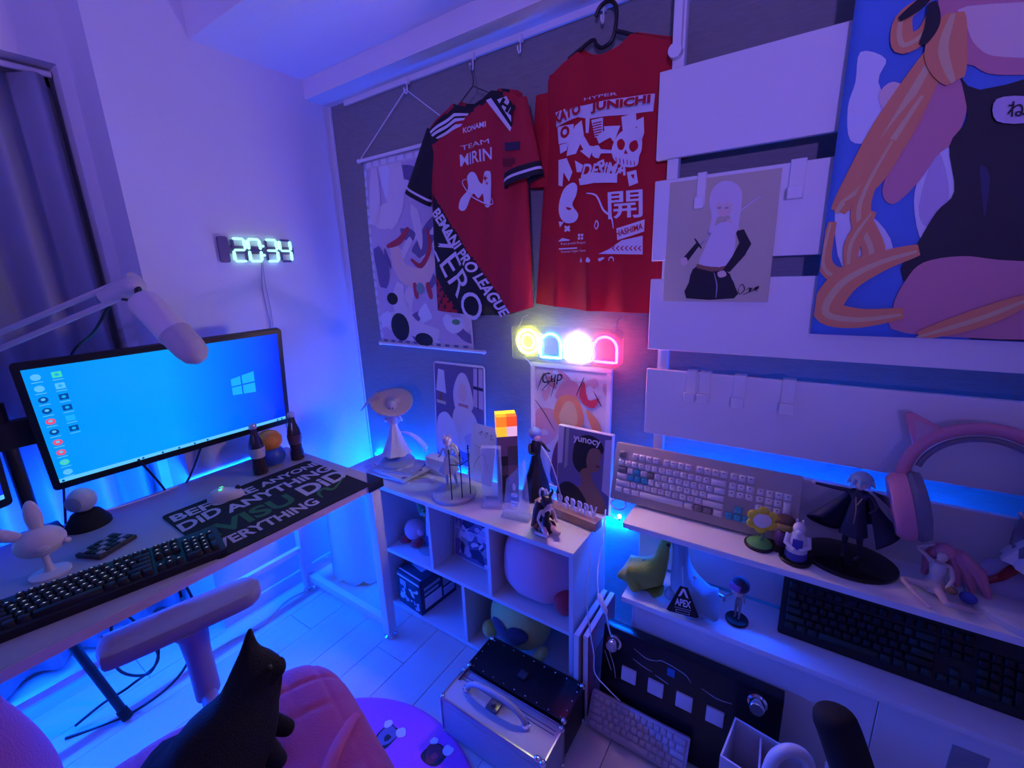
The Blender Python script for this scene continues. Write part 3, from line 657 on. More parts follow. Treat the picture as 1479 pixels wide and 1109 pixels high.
# ---- books and papers under the first statuette
Z0 = SZ
bk = [(.49, -.235, 8, .23, .17, .012, (.45, .42, .5)), (.515, -.235, -4, .21, .16, .010, (.62, .60, .66)), (.50, -.225, 14, .20, .14, .008, (.40, .40, .52))]
z = Z0
for i, (x_, y_, a, w_, d__, h_, c) in enumerate(bk):
    m_ = T(x_, y_, z) @ rotm(0, 0, a)
    th = thing('booklet', (x_, y_, z), ['grey-violet booklet at the bottom of the pile beneath statuette', 'pale booklet in the middle of the pile beneath statuette', 'bluish booklet on top of the pile beneath statuette'][i], 'book', 'booklets on the shelf top')
    b = B(); b.box((0, 0, h_ / 2), (w_ - .006, d__ - .006, h_ - .003), m_); b.build('pages', cardb, th)
    b = B(); b.box((0, 0, .0008), (w_, d__, .0016), m_); b.box((0, 0, h_ - .0008), (w_, d__, .0016), m_); b.box((0, d__ / 2 - .001, h_ / 2), (w_, .002, h_ - .0032), m_); b.build('cover', M('book_cover%d' % i, c, .5), th)
    art('cover_print', blobs([P_['dusk'], P_['pale'], P_['lilac']], 6, -w_ / 2 + .01, -d__ / 2 + .01, w_ / 2 - .01, d__ / 2 - .01, 20 + i, .05, .14), th, lambda p, m_=m_, h_=h_: m_ @ V((p[0], p[1], h_ + .0002)), (0, 0, 1))
    z += h_ + .0002
# loose leaflets
for i, (x_, y_, a) in enumerate(((.645, -.25, 30), (.36, -.27, -20))):
    th = thing('leaflet', (x_, y_, Z0), ['small pale leaflet lying beside the booklets near poled statuette', 'small pale leaflet lying at the far end of the long board'][i], 'leaflet')
    m_ = T(x_, y_, Z0) @ rotm(0, 0, a); b = B(); b.box((0, 0, .002), (.10, .07, .003), m_); b.build('sheet', cardb, th)
    art('print', [(P_['lilac'], [(-.045, -.03), (.045, -.03), (.045, .005), (-.045, .005)]), (P_['grey'], [(-.04, .012), (.03, .012), (.03, .018), (-.04, .018)])], th, lambda p, m_=m_: m_ @ V((p[0], p[1], .0037)), (0, 0, 1))

# ---- statuette with big hat and flowing dress
fz = z
FP = V((.465, -.215, fz)); th = thing('hat_statuette', FP, 'pale statuette with huge wide hat and flowing dress on pile of booklets', 'figure')
pl = M('fig_pale', (.58, .50, .52), .5); ph = M('fig_hat', (.42, .33, .38), .55); pw = M('fig_white', (.70, .66, .72), .45)
b = B(); b.lathe([(.075, 0), (.078, .006), (.070, .016), (.045, .022), (0, .023)], FP, 32); b.build('base', M('fig_base_blue', (.35, .40, .55), .4), th)
mx_, o = hum(th, FP + V((.0, 0, .02)), .27, 35, dict(haL=(-.10, -.10, .70), haR=(.14, -.08, .72)), pl)
b = B(); b.lathe([(.05, .60), (.07, .52), (.13, .34), (.20, .14), (.235, .10), (.20, .16), (.06, .50)], (0, 0, 0), 32, mtx=mx_, wave=.10, wn=7); b.build('dress', pw, th)
b = B()
def cape(u, v): return mx_ @ V((.05 + .42 * v + .02 * math.sin(u * 12), .10 + .12 * u * v, .42 - .34 * v * v + .10 * (u - .5) * v + .02 * math.sin(u * 20) * v))
b.grid(cape, 18, 10); o = b.build('cape', pw, th); o.modifiers.new('s', 'SOLIDIFY').thickness = .002
b = B(); b.ell((0, .02, .90), (.085, .09, .10), mtx=mx_, n=20); b.lathe([(.08, .88), (.11, .75), (.10, .62), (.03, .55)], (-.01, .05, 0), 20, mtx=mx_, wave=.12, wn=6); b.build('hair', M('fig_hair_lilac', (.48, .42, .58), .5), th)
b = B()
def hat(u, v):
    a = u * 2 * math.pi; r = .03 + .30 * v; up = .10 * v * v * math.cos(a + 2.2) + .035 * math.sin(2 * a + .6) * v + .20 * max(0, .32 - v)
    q = Matrix.Rotation(rad(52), 4, 'X') @ V((r * math.cos(a), r * .85 * math.sin(a), up)); return mx_ @ (q + V((0, .05, .97)))
b.grid(hat, 36, 10, closeu=True); o = b.build('hat', ph, th); o.modifiers.new('s', 'SOLIDIFY').thickness = .003
b = B(); b.tube([mx_ @ V((-.20, 0, 1.10)), mx_ @ V((-.34, -.02, 1.02)), mx_ @ V((-.48, -.05, .86))], [.016, .008, .002], 10); b.build('hat_tip', ph, th)
b = B()
for s in (-1, 1): b.ell((s * .025, -.062, .885), (.012, .006, .016), mtx=mx_, n=8)
b.build('eyes', M('fig_eye', (.05, .05, .2), .3), th)

# ---- printed board with lamp and window
bd = MF((.560, -.062, .591), (1, 0, 0), (0, .055, 1)); BW, BH = .285, .47
th = thing('picture_board', (.70, -.06, Z0), 'rounded picture board of a pale seated figure beside lamp, leaning on wall', 'picture')
b = B(); b.prism(rrect(BW, BH, .018, 4, BW / 2, BH / 2), .005, bd @ T(0, 0, -.005)); b.build('board', whiteg, th)
q_ = lambda *p: [(x_ * BW, y_ * BH) for x_, y_ in p]
art('printed_picture', [(P_['dusk'], q_((.02, .02), (.98, .02), (.98, .98), (.02, .98))), (P_['lilac'], q_((.78, .62), (.97, .60), (.97, .97), (.80, .97))), (P_['navy'], q_((.86, .60), (.88, .60), (.89, .97), (.87, .97))), (P_['navy'], q_((.79, .78), (.97, .77), (.97, .80), (.79, .81))),
    (P_['cloud'], q_((.04, .72), (.25, .70), (.22, .92), (.10, .93))), (P_['brown'], q_((.11, .62), (.17, .62), (.16, .71), (.12, .71))), (P_['beige'], q_((.05, .60), (.24, .59), (.24, .62), (.05, .63))),
    (P_['pale'], q_((.40, .74), (.52, .90), (.66, .90), (.76, .75), (.78, .60), (.62, .52), (.44, .56)), 4), (P_['peach'], q_((.50, .70), (.58, .64), (.66, .70), (.64, .80), (.54, .81)), 4),
    (P_['blush'], q_((.50, .60), (.68, .59), (.69, .62), (.50, .63))), (P_['pale'], q_((.36, .30), (.40, .55), (.58, .60), (.80, .54), (.92, .34), (.86, .20), (.55, .16)), 4), (P_['cloud'], q_((.03, .20), (.06, .45), (.25, .52), (.42, .40), (.48, .22), (.30, .10), (.08, .08)), 4), (P_['lilac'], q_((.60, .30), (.74, .36), (.82, .28), (.70, .22)), 4)], th, lambda p: bd @ V((p[0], p[1], .0002)), bd.to_3x3() @ V((0, 0, 1)))
# ---- white autograph card and folded white sheet
cm_ = MF((.80, -.135, .591), (1, -.12, 0), (.02, .22, 1))
th = thing('autograph_card', (.88, -.12, Z0), 'white autograph card with line drawing leaning behind poled statuette', 'card')
b = B(); b.box((.07, .12, -.0015), (.14, .24, .003), cm_); b.build('card', cardb, th)
art('ink_drawing', [(P_['grey'], stroke([(.03, .05), (.05, .10), (.08, .12), (.10, .08), (.12, .05)], .004)), (P_['grey'], stroke([(.04, .20), (.06, .215), (.05, .195)], .004)), (P_['grey'], stroke([(.07, .20), (.09, .215), (.08, .19)], .004)), (P_['grey'], stroke([(.10, .20), (.115, .21), (.11, .19), (.125, .195)], .004)), (P_['grey'], stroke([(.02, .15), (.06, .145), (.09, .16), (.13, .13)], .003))], th, lambda p: cm_ @ V((p[0], p[1], .0002)), cm_.to_3x3() @ V((0, 0, 1)))
th = thing('paper_box', (.66, -.145, Z0), 'low white paper box between picture board and poled statuette', 'box')
b = B(); b.box((.665, -.15, Z0 + .033), (.13, .05, .065), None, .003); b.build('box_body', cardb, th)
b = B(); b.box((.665, -.15, Z0 + .068), (.134, .054, .006), None, .002); b.build('lid', whiteg, th)

# ---- statuette with poles on round base
FP = V((.852, -.275, Z0)); th = thing('poled_statuette', FP, 'pale statuette among thin black fence poles on round base', 'figure')
b = B(); b.lathe([(.083, 0), (.085, .004), (.085, .014), (.080, .018), (0, .018)], FP, 36); b.build('base', M('fig_base_lilac', (.45, .45, .58), .35), th)
mx_, o = hum(th, FP + V((-.03, .01, .017)), .225, 40, dict(haL=(-.16, -.10, .66), haR=(.12, -.14, .68), knR=(.09, -.06, .28), anR=(.12, .02, .07), toR=(.13, -.04, .03)), M('fig_cloth_blue', (.40, .42, .58), .5))
b = B(); b.ell((0, .015, .895), (.08, .085, .085), mtx=mx_, n=18); b.prism([(-.07, .93), (-.05, 1.04), (-.01, .96)], .02, mx_ @ rotm(90, 0, 0)); b.prism([(.07, .93), (.05, 1.04), (.01, .96)], .02, mx_ @ rotm(90, 0, 0)); b.build('hair', M('fig_hair_violet', (.50, .40, .62), .5), th)
b = B(); b.ell((0, -.045, .865), (.045, .03, .05), mtx=mx_); b.build('face', skinm, th)
b = B(); b.lathe([(.06, .62), (.09, .50), (.15, .38), (.16, .34), (.05, .50)], (0, 0, 0), 24, mtx=mx_, wave=.12, wn=6); b.build('skirt', M('fig_skirt', (.55, .50, .62), .5), th)
b = B(); b.tube(cr([mx_ @ V((.04, .08, .55)), mx_ @ V((.16, .20, .40)), mx_ @ V((.12, .30, .62)), mx_ @ V((.02, .34, .70))], 4, False), [.012] * 12 + [.004], 8); b.build('tail', pl, th)
b = B()
for s in (-1, 1): b.box((s * .05, -.02, .05), (.07, .10, .08), mx_, .02)
b.build('boots', M('fig_cream', (.72, .62, .40), .5), th)
for px, py, ph_ in ((.035, -.055, .20), (.060, -.025, .185), (.068, .015, .20)):
    b = B(); b.cyl(FP + V((px, py, .017)), FP + V((px, py, ph_)), .0022, n=8); b.lathe([(.0, 0), (.005, .004), (.002, .010), (.004, .014), (0, .022)], FP + V((px, py, ph_)), 10); b.build('fence_pole', black, th)
b = B(); b.tube([FP + V((.035, -.055, .16)), FP + V((.060, -.025, .15)), FP + V((.068, .015, .16))], .0018, 6); b.tube(cr([FP + V((.060, -.025, .15)), FP + V((.075, -.02, .175)), FP + V((.062, -.02, .18))], 5, False), .0015, 6); b.build('fence_rail', black, th)

# ---- glass trophies
gl = M('crystal', (.55, .66, .95), .04, alpha=.32, ior=1.5)
th = thing('crystal_trophy', (1.03, -.268, Z0), 'rectangular clear crystal trophy block beside poled statuette', 'trophy')
tm = T(1.033, -.268, Z0) @ rotm(0, 0, 22)
b = B(); b.box((0, 0, .123), (.072, .030, .232), tm, .004, 2); b.build('block', gl, th)
b = B(); b.box((0, 0, .006), (.080, .040, .012), tm, .002); b.build('plinth', gl, th)
b = B(); b.box((0, -.0158, .045), (.045, .0008, .012), tm); b.build('engraved_plate', grey, th)
th = thing('crystal_trophy', (1.15, -.29, Z0), 'slanted clear crystal trophy with etched emblem beside dark kneeling statuette', 'trophy')
tm = T(1.148, -.285, Z0) @ rotm(0, 0, 10)
b = B(); b.prism([(-.048, .012), (.048, .012), (.032, .222), (.004, .185), (-.030, .150)], .030, tm @ rotm(90, 0, 0) @ T(0, 0, -.015), .003); b.build('block', gl, th)
b = B(); b.box((0, 0, .006), (.105, .045, .012), tm, .002); b.build('plinth', gl, th)
etch = M('etched_white', (.85, .87, .95), .8)
b = B(); b.prism(disc((0, .095), .013, .009), .0006, tm @ rotm(90, 0, 0) @ T(0, 0, .0155)); b.prism(disc((0, .125), .006, .014), .0006, tm @ rotm(90, 0, 0) @ T(0, 0, .0155)); b.prism(rrect(.028, .008, .002, 2, 0, .068), .0006, tm @ rotm(90, 0, 0) @ T(0, 0, .0155)); b.prism(rrect(.020, .006, .002, 2, 0, .055), .0006, tm @ rotm(90, 0, 0) @ T(0, 0, .0155)); b.build('etched_emblem', etch, th)

# ---- block lamp (orange cube head on dark post)
LP = V((1.045, -.185, Z0)); th = thing('block_lamp', LP, 'glowing orange chequered cube lamp on a dark square post', 'lamp')
tm = T(LP) @ rotm(0, 0, 40); L_ = .075
cb = [M('block_' + n, c, .5, emit=.75, ecol=c) for n, c in (('yellow', (1, .62, .02)), ('orange', (1, .26, .01)), ('deep', (.9, .10, .01)), ('cream', (.8, .5, .62)))]
db = [M('block_dark%d' % i, c, .6) for i, c in enumerate(((.02, .015, .02), (.08, .06, .08), (.18, .10, .16)))]
r = random.Random(4)
for iz in range(2):
    for ix in range(2):
        for iy in range(2):
            b = B(); b.box(((ix - .5) * L_ / 2, (iy - .5) * L_ / 2, .265 + (iz + .5) * L_ / 2), (L_ / 2, L_ / 2, L_ / 2), tm); b.build('glow_cube', cb[(0, 1, 3, 1, 1, 0, 2, 0)[(iz * 4 + ix * 2 + iy) % 8]], th)
for iz in range(7):
    for ix in range(2):
        for iy in range(2):
            b = B(); b.box(((ix - .5) * L_ / 2, (iy - .5) * L_ / 2, (iz + .5) * .265 / 7), (L_ / 2, L_ / 2, .265 / 7), tm); b.build('post_cube', r.choice(db + db[:1]), th)

# ---- framed art with white frame
fr = MF((1.062, -.035, .591), (1, 0, 0), (0, .03, 1)); FW, FH = .325, .505
th = thing('framed_print', (1.22, -.04, Z0), 'white framed print in pink and maroon leaning on wall below neon sign', 'framed print')
for nm, c_, s_ in (('frame_rail', (FW / 2, FH - .008, 0), (FW, .016, .018)), ('frame_rail', (FW / 2, .008, 0), (FW, .016, .018)), ('frame_stile', (.008, FH / 2, 0), (.016, FH - .032, .018)), ('frame_stile', (FW - .008, FH / 2, 0), (.016, FH - .032, .018))):
    b = B(); b.box(c_, s_, fr, .0015); b.build(nm, whiteg, th)
q_ = lambda *p: [(.016 + x_ * (FW - .032), .016 + y_ * (FH - .032)) for x_, y_ in p]
b = B(); b.box((FW / 2, FH / 2, -.004), (FW - .032, FH - .032, .003), fr); b.build('backing', cardb, th)
A = [(P_['pale'], q_((0, 0), (1, 0), (1, 1), (0, 1))), (P_['lilac'], q_((0, .80), (.30, 1), (0, 1))), (P_['pink'], q_((0, .30), (.30, .42), (.35, .62), (.15, .66), (0, .60)), 4)]
A += [(m_, [(.016 + p[0], .016 + p[1]) for p in pts]) for m_, pts in blobs([P_['pink'], P_['blush'], P_['pale'], P_['pink']], 26, .0, .19, FW - .032, FH - .04, 8, .03, .10)]
A += [(P_['maroon'], q_((.30, .0), (.25, .20), (.36, .42), (.60, .50), (.80, .42), (.92, .20), (.95, 0)), 4), (P_['red'], q_((.40, .30), (.50, .46), (.66, .46), (.72, .34), (.55, .24)), 4), (P_['orange'], q_((.28, .62), (.40, .80), (.58, .80), (.70, .66), (.66, .54), (.40, .50)), 4), (P_['blush'], q_((.30, .76), (.42, .90), (.60, .90), (.68, .78), (.48, .80)), 4), (P_['gold'], q_((.36, .60), (.46, .74), (.58, .72), (.62, .58), (.48, .52)), 4),
      (P_['red'], q_((.70, .92), (.76, .78), (.90, .80), (.84, .72), (.70, .74), (.64, .82)), 4), (P_['orange'], q_((.74, .70), (.92, .60), (.98, .44), (.90, .46), (.80, .58)), 4)]
for st in ([(.0, .72), (.14, .62), (.30, .48)], [(.60, .80), (.70, .95)], [(.84, .84), (.94, .74)], [(.04, .80), (.14, .95), (.20, .86)], [(.10, .80), (.30, .92), (.24, .76)]):
    A.append((P_['black'], stroke(q_(*st), .004)))
art('printed_picture', A, th, lambda p: fr @ V((p[0], p[1], -.0022)), fr.to_3x3() @ V((0, 0, 1)), .00015)
text('Cup', .055, P_['black'], fr @ T(.085, FH - .055, .004) @ rotm(0, 0, 14), th, shear=.4, name='signature')

# ---- portrait canvas "yunocy"
cv = MF((1.212, -.108, .591), (1, -.06, 0), (0, .06, 1)); cw, ch_ = .212, .296
th = thing('portrait_canvas', (1.36, -.16, Z0), 'dark portrait canvas with a white name at top on shelf end', 'picture')
b = B(); b.box((cw / 2, ch_ / 2, -.010), (cw, ch_, .020), cv, .001); b.build('canvas_block', whiteg, th)
q_ = lambda *p: [(x_ * cw, y_ * ch_) for x_, y_ in p]
art('printed_picture', [(P_['dusk'], q_((.01, .01), (.99, .01), (.99, .99), (.01, .99))), (P_['lilac'], q_((.01, .5), (.10, .52), (.12, .99), (.01, .99))), (P_['grey'], q_((.14, .45), (.20, .5), (.22, .99), (.16, .99))), (P_['lilac'], q_((.86, .30), (.99, .25), (.99, .95), (.88, .93))),
    (P_['black'], q_((.30, .60), (.36, .86), (.58, .95), (.80, .90), (.86, .78), (.70, .66), (.60, .50), (.42, .46)), 4), (P_['brown'], q_((.62, .78), (.78, .80), (.84, .70), (.80, .66), (.82, .58), (.74, .52), (.62, .50), (.56, .62)), 3), (P_['brown'], q_((.48, .30), (.46, .48), (.62, .54), (.68, .40), (.80, .30), (.92, .16), (.90, .01), (.20, .01), (.22, .18)), 3), (P_['black'], q_((.02, .01), (.06, .22), (.25, .30), (.48, .22), (.60, .01)), 3), (P_['maroon'], q_((.74, .575), (.82, .585), (.80, .60), (.74, .60)))], th, lambda p: cv @ V((p[0], p[1], .0002)), cv.to_3x3() @ V((0, 0, 1)))
text('yunocy', .036, inkw, cv @ T(cw * .56, ch_ * .885, .0035), th, bold=.0006)

# ---- clear acrylic letters on a wooden bar
lm = MF((1.155, -.262, Z0), (1, -.02, 0), (.02, 1, 0)) @ T(0, .0, 0)
th = thing('acrylic_letters', (1.30, -.22, Z0), 'row of clear acrylic letters standing on a wooden bar', 'letter stand')
lm = MF((1.172, -.178, Z0), (1, -.13, 0), (.13, 1, 0))
b = B(); b.bx(0, .255, -.022, .022, 0, .032, .003, lm); b.build('wooden_bar', M('bar_wood', (.45, .27, .20), .5, var=.2, vscale=10, stretch=(1, 12, 1)), th)
acr = M('acrylic_clear', (.78, .76, .95), .10, alpha=.55)
for i, chx in enumerate('OXPRSRBRV'):
    text(chx, .062, acr, lm @ T(.022 + i * .0265, 0, .054) @ rotm(90, 0, 0), th, name='acrylic_letter', bold=.0012, ext=.003, sx=.62)

# ---- dark statuettes
BLK = M('fig_black', (.015, .012, .02), .4); hair_b = M('fig_hair_dark', (.035, .02, .04), .35)
FP = V((1.285, -.325, Z0)); th = thing('seated_statuette', FP, 'dark-dressed statuette sitting with folded legs at the shelf front corner', 'figure')
mx_, o = hum(th, FP + V((.0, .01, .0)), .235, 60, dict(pel=(0, .02, .10), wst=(0, .03, .20), che=(0, .01, .31), nec=(0, -.01, .40), hea=(0, -.03, .475), top=(0, -.025, .535), shL=(-.085, .01, .365), shR=(.085, .01, .365), elL=(-.14, .0, .25), elR=(.14, .0, .25), haL=(-.12, -.08, .17), haR=(.12, -.08, .17), hiL=(-.06, .0, .08), hiR=(.06, .0, .08), knL=(-.10, -.22, .10), knR=(.07, -.24, .10), anL=(-.15, -.03, .05), anR=(.14, -.03, .05), toL=(-.16, .06, .03), toR=(.15, .06, .03)))
b = B(); b.lathe([(.05, .36), (.068, .32), (.052, .21), (.075, .12), (.11, .05), (.10, .02), (.0, .02)], (0, .02, 0), 24, mtx=mx_); b.build('dress', BLK, th)
b = B(); b.ell((0, -.012, .50), (.08, .085, .085), mtx=mx_, n=18)
for s in (-.07, -.02, .03, .08): b.tube([mx_ @ V((s, .05, .50)), mx_ @ V((s * 1.3, .11, .34)), mx_ @ V((s * 1.8 + .03, .15, .16)), mx_ @ V((s * 2.4 + .05, .22, .03))], [.010, .012, .012, .004], 8)
b.build('hair', hair_b, th)
b = B(); b.ell((0, -.075, .465), (.045, .03, .055), mtx=mx_); b.build('face', skinm, th)
for s in (-1, 1):
    b = B(); b.tube([mx_ @ V((s * .045, -.02, .56)), mx_ @ V((s * .09, -.03, .64)), mx_ @ V((s * .06, -.05, .70))], [.006, .004, .001], 8); b.build('horn', BLK, th)
b = B(); b.lathe([(.0, .0), (.16, .005), (.17, .012), (.05, .05), (0, .05)], (.06, .16, 0), 20, mtx=mx_, wave=.2, wn=7); b.build('train', M('fig_wine', (.10, .01, .03), .4), th)
FP = V((1.132, -.120, Z0)); th = thing('hooded_statuette', FP, 'black-robed statuette with blue hair carrying a long curved staff', 'figure')
mx_, o = hum(th, FP, .285, 55, dict(haL=(-.10, -.20, .70), elL=(-.12, -.08, .68), haR=(.12, -.18, .70), elR=(.13, -.07, .68)), BLK)
b = B(); b.lathe([(.045, .80), (.075, .72), (.06, .60), (.10, .42), (.17, .20), (.20, .02), (0, .01)], (0, 0, 0), 24, mtx=mx_, wave=.06, wn=8); b.build('robe', BLK, th)
b = B(); b.ell((0, .012, .895), (.088, .092, .092), mtx=mx_, n=20); b.build('hair', M('fig_hair_blue', (.12, .20, .62), .4), th)
b = B(); b.ell((0, -.055, .865), (.048, .03, .052), mtx=mx_); b.build('face', skinm, th)
st = FP + V((.0, 0, .21)); b = B(); b.tube(cr([st + V((.045, -.03, .012)), st + V((.09, -.06, -.01)), st + V((.13, -.085, -.06)), st + V((.16, -.10, -.13))], 6, False), .0025, 8); b.build('staff', M('staff_grey', (.35, .33, .42), .4), th)

# ============================================================ WALL: SCROLL, SHIRTS, NEON
def text_quad(s, P0, P1, P2, mat, parent, name='lettering', bold=0, ext=.0003, warp=None, sub=0, nrm=(0, -1, 0), lift=0):
    """lettering fitted to the parallelogram bottom-left, bottom-right, top-left"""
    P0, P1, P2 = V(P0), V(P1), V(P2); n = V(nrm)
    def fit(me):
        xs = [v.co.x for v in me.vertices]; ys = [v.co.y for v in me.vertices]; x0, x1, y0, y1 = min(xs), max(xs), min(ys), max(ys)
        for v in me.vertices: v.co = P0 + (P1 - P0) * ((v.co.x - x0) / (x1 - x0)) + (P2 - P0) * ((v.co.y - y0) / (y1 - y0)) + n * (v.co.z * .001 + lift)
    o = text(s, 1, mat, Matrix(), None_parent, name, bold=bold, ext=ext)
    me = o.data; fit(me)
    if sub:
        bm = bmesh.new(); bm.from_mesh(me); bmesh.ops.triangulate(bm, faces=bm.faces); bmesh.ops.subdivide_edges(bm, edges=[e for e in bm.edges if e.calc_length() > sub], cuts=1); bm.to_mesh(me); bm.free()
    if warp:
        for v in me.vertices: v.co = warp(v.co)
    me.transform(T(-origin_of(parent))); o.parent = parent
    return o
class _NP: location = V((0, 0, 0)); parent = None
def _text_free(s, size, mat, name, bold, ext):
    c = bpy.data.curves.new('t', 'FONT'); c.body = s; c.size = size; c.extrude = ext; c.offset = bold; c.resolution_u = 4
    t = bpy.data.objects.new('t', c); COL.objects.link(t); dg = bpy.context.evaluated_depsgraph_get(); dg.update()
    me = bpy.data.meshes.new_from_object(t.evaluated_get(dg)); bpy.data.objects.remove(t); bpy.data.curves.remove(c)
    me.materials.clear(); me.materials.append(mat); me.name = name
    o = bpy.data.objects.new(name, me); COL.objects.link(o); return o
None_parent = None
_text_orig = text
def text(s, size, mat, mtx, parent, name='lettering', **k):
    if parent is None: return _text_free(s, size, mat, name, k.get('bold', 0), k.get('ext', .0003))
    return _text_orig(s, size, mat, mtx, parent, name, **k)
def art_w(name, shapes, parent, place, warp, sub=.012, eps=.0003):
    o = art(name, shapes, parent, place, (0, -1, 0), eps); me = o.data; off = origin_of(parent); me.transform(T(off))
    bm = bmesh.new(); bm.from_mesh(me); bmesh.ops.triangulate(bm, faces=bm.faces)
    for _ in range(4):
        es = [e for e in bm.edges if e.calc_length() > sub]
        if not es: break
        bmesh.ops.subdivide_edges(bm, edges=es, cuts=1); bmesh.ops.triangulate(bm, faces=[f for f in bm.faces if len(f.verts) > 3])
    bm.to_mesh(me); bm.free()
    for v in me.vertices: v.co = warp(v.co)
    me.transform(T(-off)); return o

for s_, a_, b_, h_, m_ in MAT_TEXT:
    text_quad(s_, zm(*a_), zm(*b_), zm(*a_) + mv.normalized() * h_, m_, mt, bold=.03, nrm=(0, 0, 1))
# wall scroll (pattern stand-in)
sx0, sx1, sz0, sz1 = .205, .778, 1.122, 1.925
th = thing('wall_scroll', (.5, -.02, 1.10), 'fabric wall scroll with pale and dark swirling picture behind the jersey', 'wall scroll')
def scl(u, v): return (sx0 + (sx1 - sx0) * u, -.012 - .010 * math.sin(v * 2.6) - .004 * math.sin(u * 7 + v * 3), sz1 + (sz0 - sz1) * v)
b = B(); b.grid(scl, 24, 30); o = b.build('fabric', M('scroll_fabric', (.62, .62, .70), .8), th); o.modifiers.new('s', 'SOLIDIFY').thickness = .0012
swarp = lambda c: V((c.x, scl((c.x - sx0) / (sx1 - sx0), (sz1 - c.z) / (sz1 - sz0))[1] - .0016 + c.y, c.z))
L0, L1, B0, B1 = sx0 + .022, sx1 - .006, sz0 + .018, sz1 - .035
A = [(P_['lilac'], [(L0, B0), (L1, B0), (L1, B1), (L0, B1)])]
A += blobs([P_['pale'], P_['lilac'], P_['dusk'], P_['pale'], P_['cloud']], 44, L0, B0, L1, B1, 12, .05, .15, 2.2)
def cst(col, pts, wd): return (col, clip(stroke(pts, wd), L0, B0, L1, B1))
A += [cst(P_['pale'], [(.42, 1.90), (.40, 1.75), (.34, 1.64)], .10), cst(P_['pale'], [(.28, 1.90), (.27, 1.75), (.24, 1.66)], .07), cst(P_['peach'], [(.36, 1.58), (.40, 1.45), (.52, 1.42), (.60, 1.50)], .09), cst(P_['pale'], [(.38, 1.40), (.36, 1.30), (.44, 1.20), (.60, 1.18)], .09),
      cst(P_['red'], [(.32, 1.56), (.40, 1.58), (.46, 1.63)], .03), cst(P_['red'], [(.46, 1.50), (.52, 1.47), (.58, 1.54), (.57, 1.62)], .025), cst(P_['red'], [(.47, 1.40), (.48, 1.33)], .03), cst(P_['red'], [(.55, 1.40), (.57, 1.33)], .03),
      (P_['teal'], disc((.505, 1.375), .025)), (P_['black'], disc((.35, 1.20), .060, .065)), (P_['black'], disc((.50, 1.15), .058, .030)), (P_['black'], disc((.32, 1.33), .035, .028)), cst(P_['dusk'], [(.25, 1.56), (.28, 1.46), (.27, 1.38)], .08), cst(P_['cloud'], [(.64, 1.26), (.68, 1.22), (.74, 1.24)], .07), (P_['green'], disc((.70, 1.235), .022, .012))]
art_w('printed_picture', A, th, lambda p: (p[0], 0, p[1]), swarp, .03, .00006)
brd = [(P_['cloud'], [(sx0 + .003, sz0 + .02 + k * .04), (sx0 + .018, sz0 + .02 + k * .04), (sx0 + .018, sz0 + .045 + k * .04), (sx0 + .003, sz0 + .045 + k * .04)]) for k in range(19)]
brd += [(P_['cloud'], [(sx0 + .02 + k * .05, sz1 - .028), (sx0 + .055 + k * .05, sz1 - .028), (sx0 + .055 + k * .05, sz1 - .008), (sx0 + .02 + k * .05, sz1 - .008)]) for k in range(11)]
brd += [(P_['dusk'], [(sx0 + .02 + k * .05, sz0 + .004), (sx0 + .045 + k * .05, sz0 + .004), (sx0 + .045 + k * .05, sz0 + .014), (sx0 + .02 + k * .05, sz0 + .014)]) for k in range(11)]
tag(art_w('border_print', brd, th, lambda p: (p[0], 0, p[1]), swarp, .03, .00002), kind='stuff')
for zz, xa, xb in ((sz1 + .006, .185, .80), (sz0 - .006, .20, .835)):
    b = B(); b.cyl((xa, -.020, zz), (xb, -.020, zz), .0075, n=12); b.ell((xa, -.020, zz), (.010, .010, .010), n=12); b.ell((xb, -.020, zz), (.010, .010, .010), n=12); b.build('rod', whiteg, th)
b = B(); b.tube([(.20, -.022, sz1 + .012), (.523, -.032, 2.135), (.785, -.022, sz1 + .012)], .0022, 6); b.build('cord', whiteg, th)

# garments
def garment(th, xl, xr, ztop, zbot, yc, hd, fold, mats, classify=None, name='shirt_body', nu=150, nv=110):
    def front(x, z):
        v = (ztop(x) - z) / (ztop(x) - zbot(x)); l_, r_ = xl(v), xr(v); s = max(-1, min(1, (2 * x - l_ - r_) / (r_ - l_)))
        return yc - hd * (max(0, 1 - abs(s) ** 3)) ** (1 / 3) - fold(x, z) * (1 - s * s)
    def fn(u, v):
        a = 2 * math.pi * u; s = math.cos(a); l_, r_ = xl(v), xr(v); x = (l_ + r_) / 2 + (r_ - l_) / 2 * s; zt, zb = ztop(x), zbot(x); z = zt + (zb - zt) * v
        if math.sin(a) >= 0: return (x, front(x, z), z)
        return (x, yc + hd * .5 * (max(0, 1 - abs(s) ** 3)) ** (1 / 3), z + (.018 if v == 0 else 0))
    b = B(); b.grid(fn, nu, nv, closeu=True)
    if classify:
        for f in b.bm.faces: c = f.calc_center_median(); f.material_index = classify(c.x, c.z)
    b.build(name, mats, th, sharp=180)
    return front
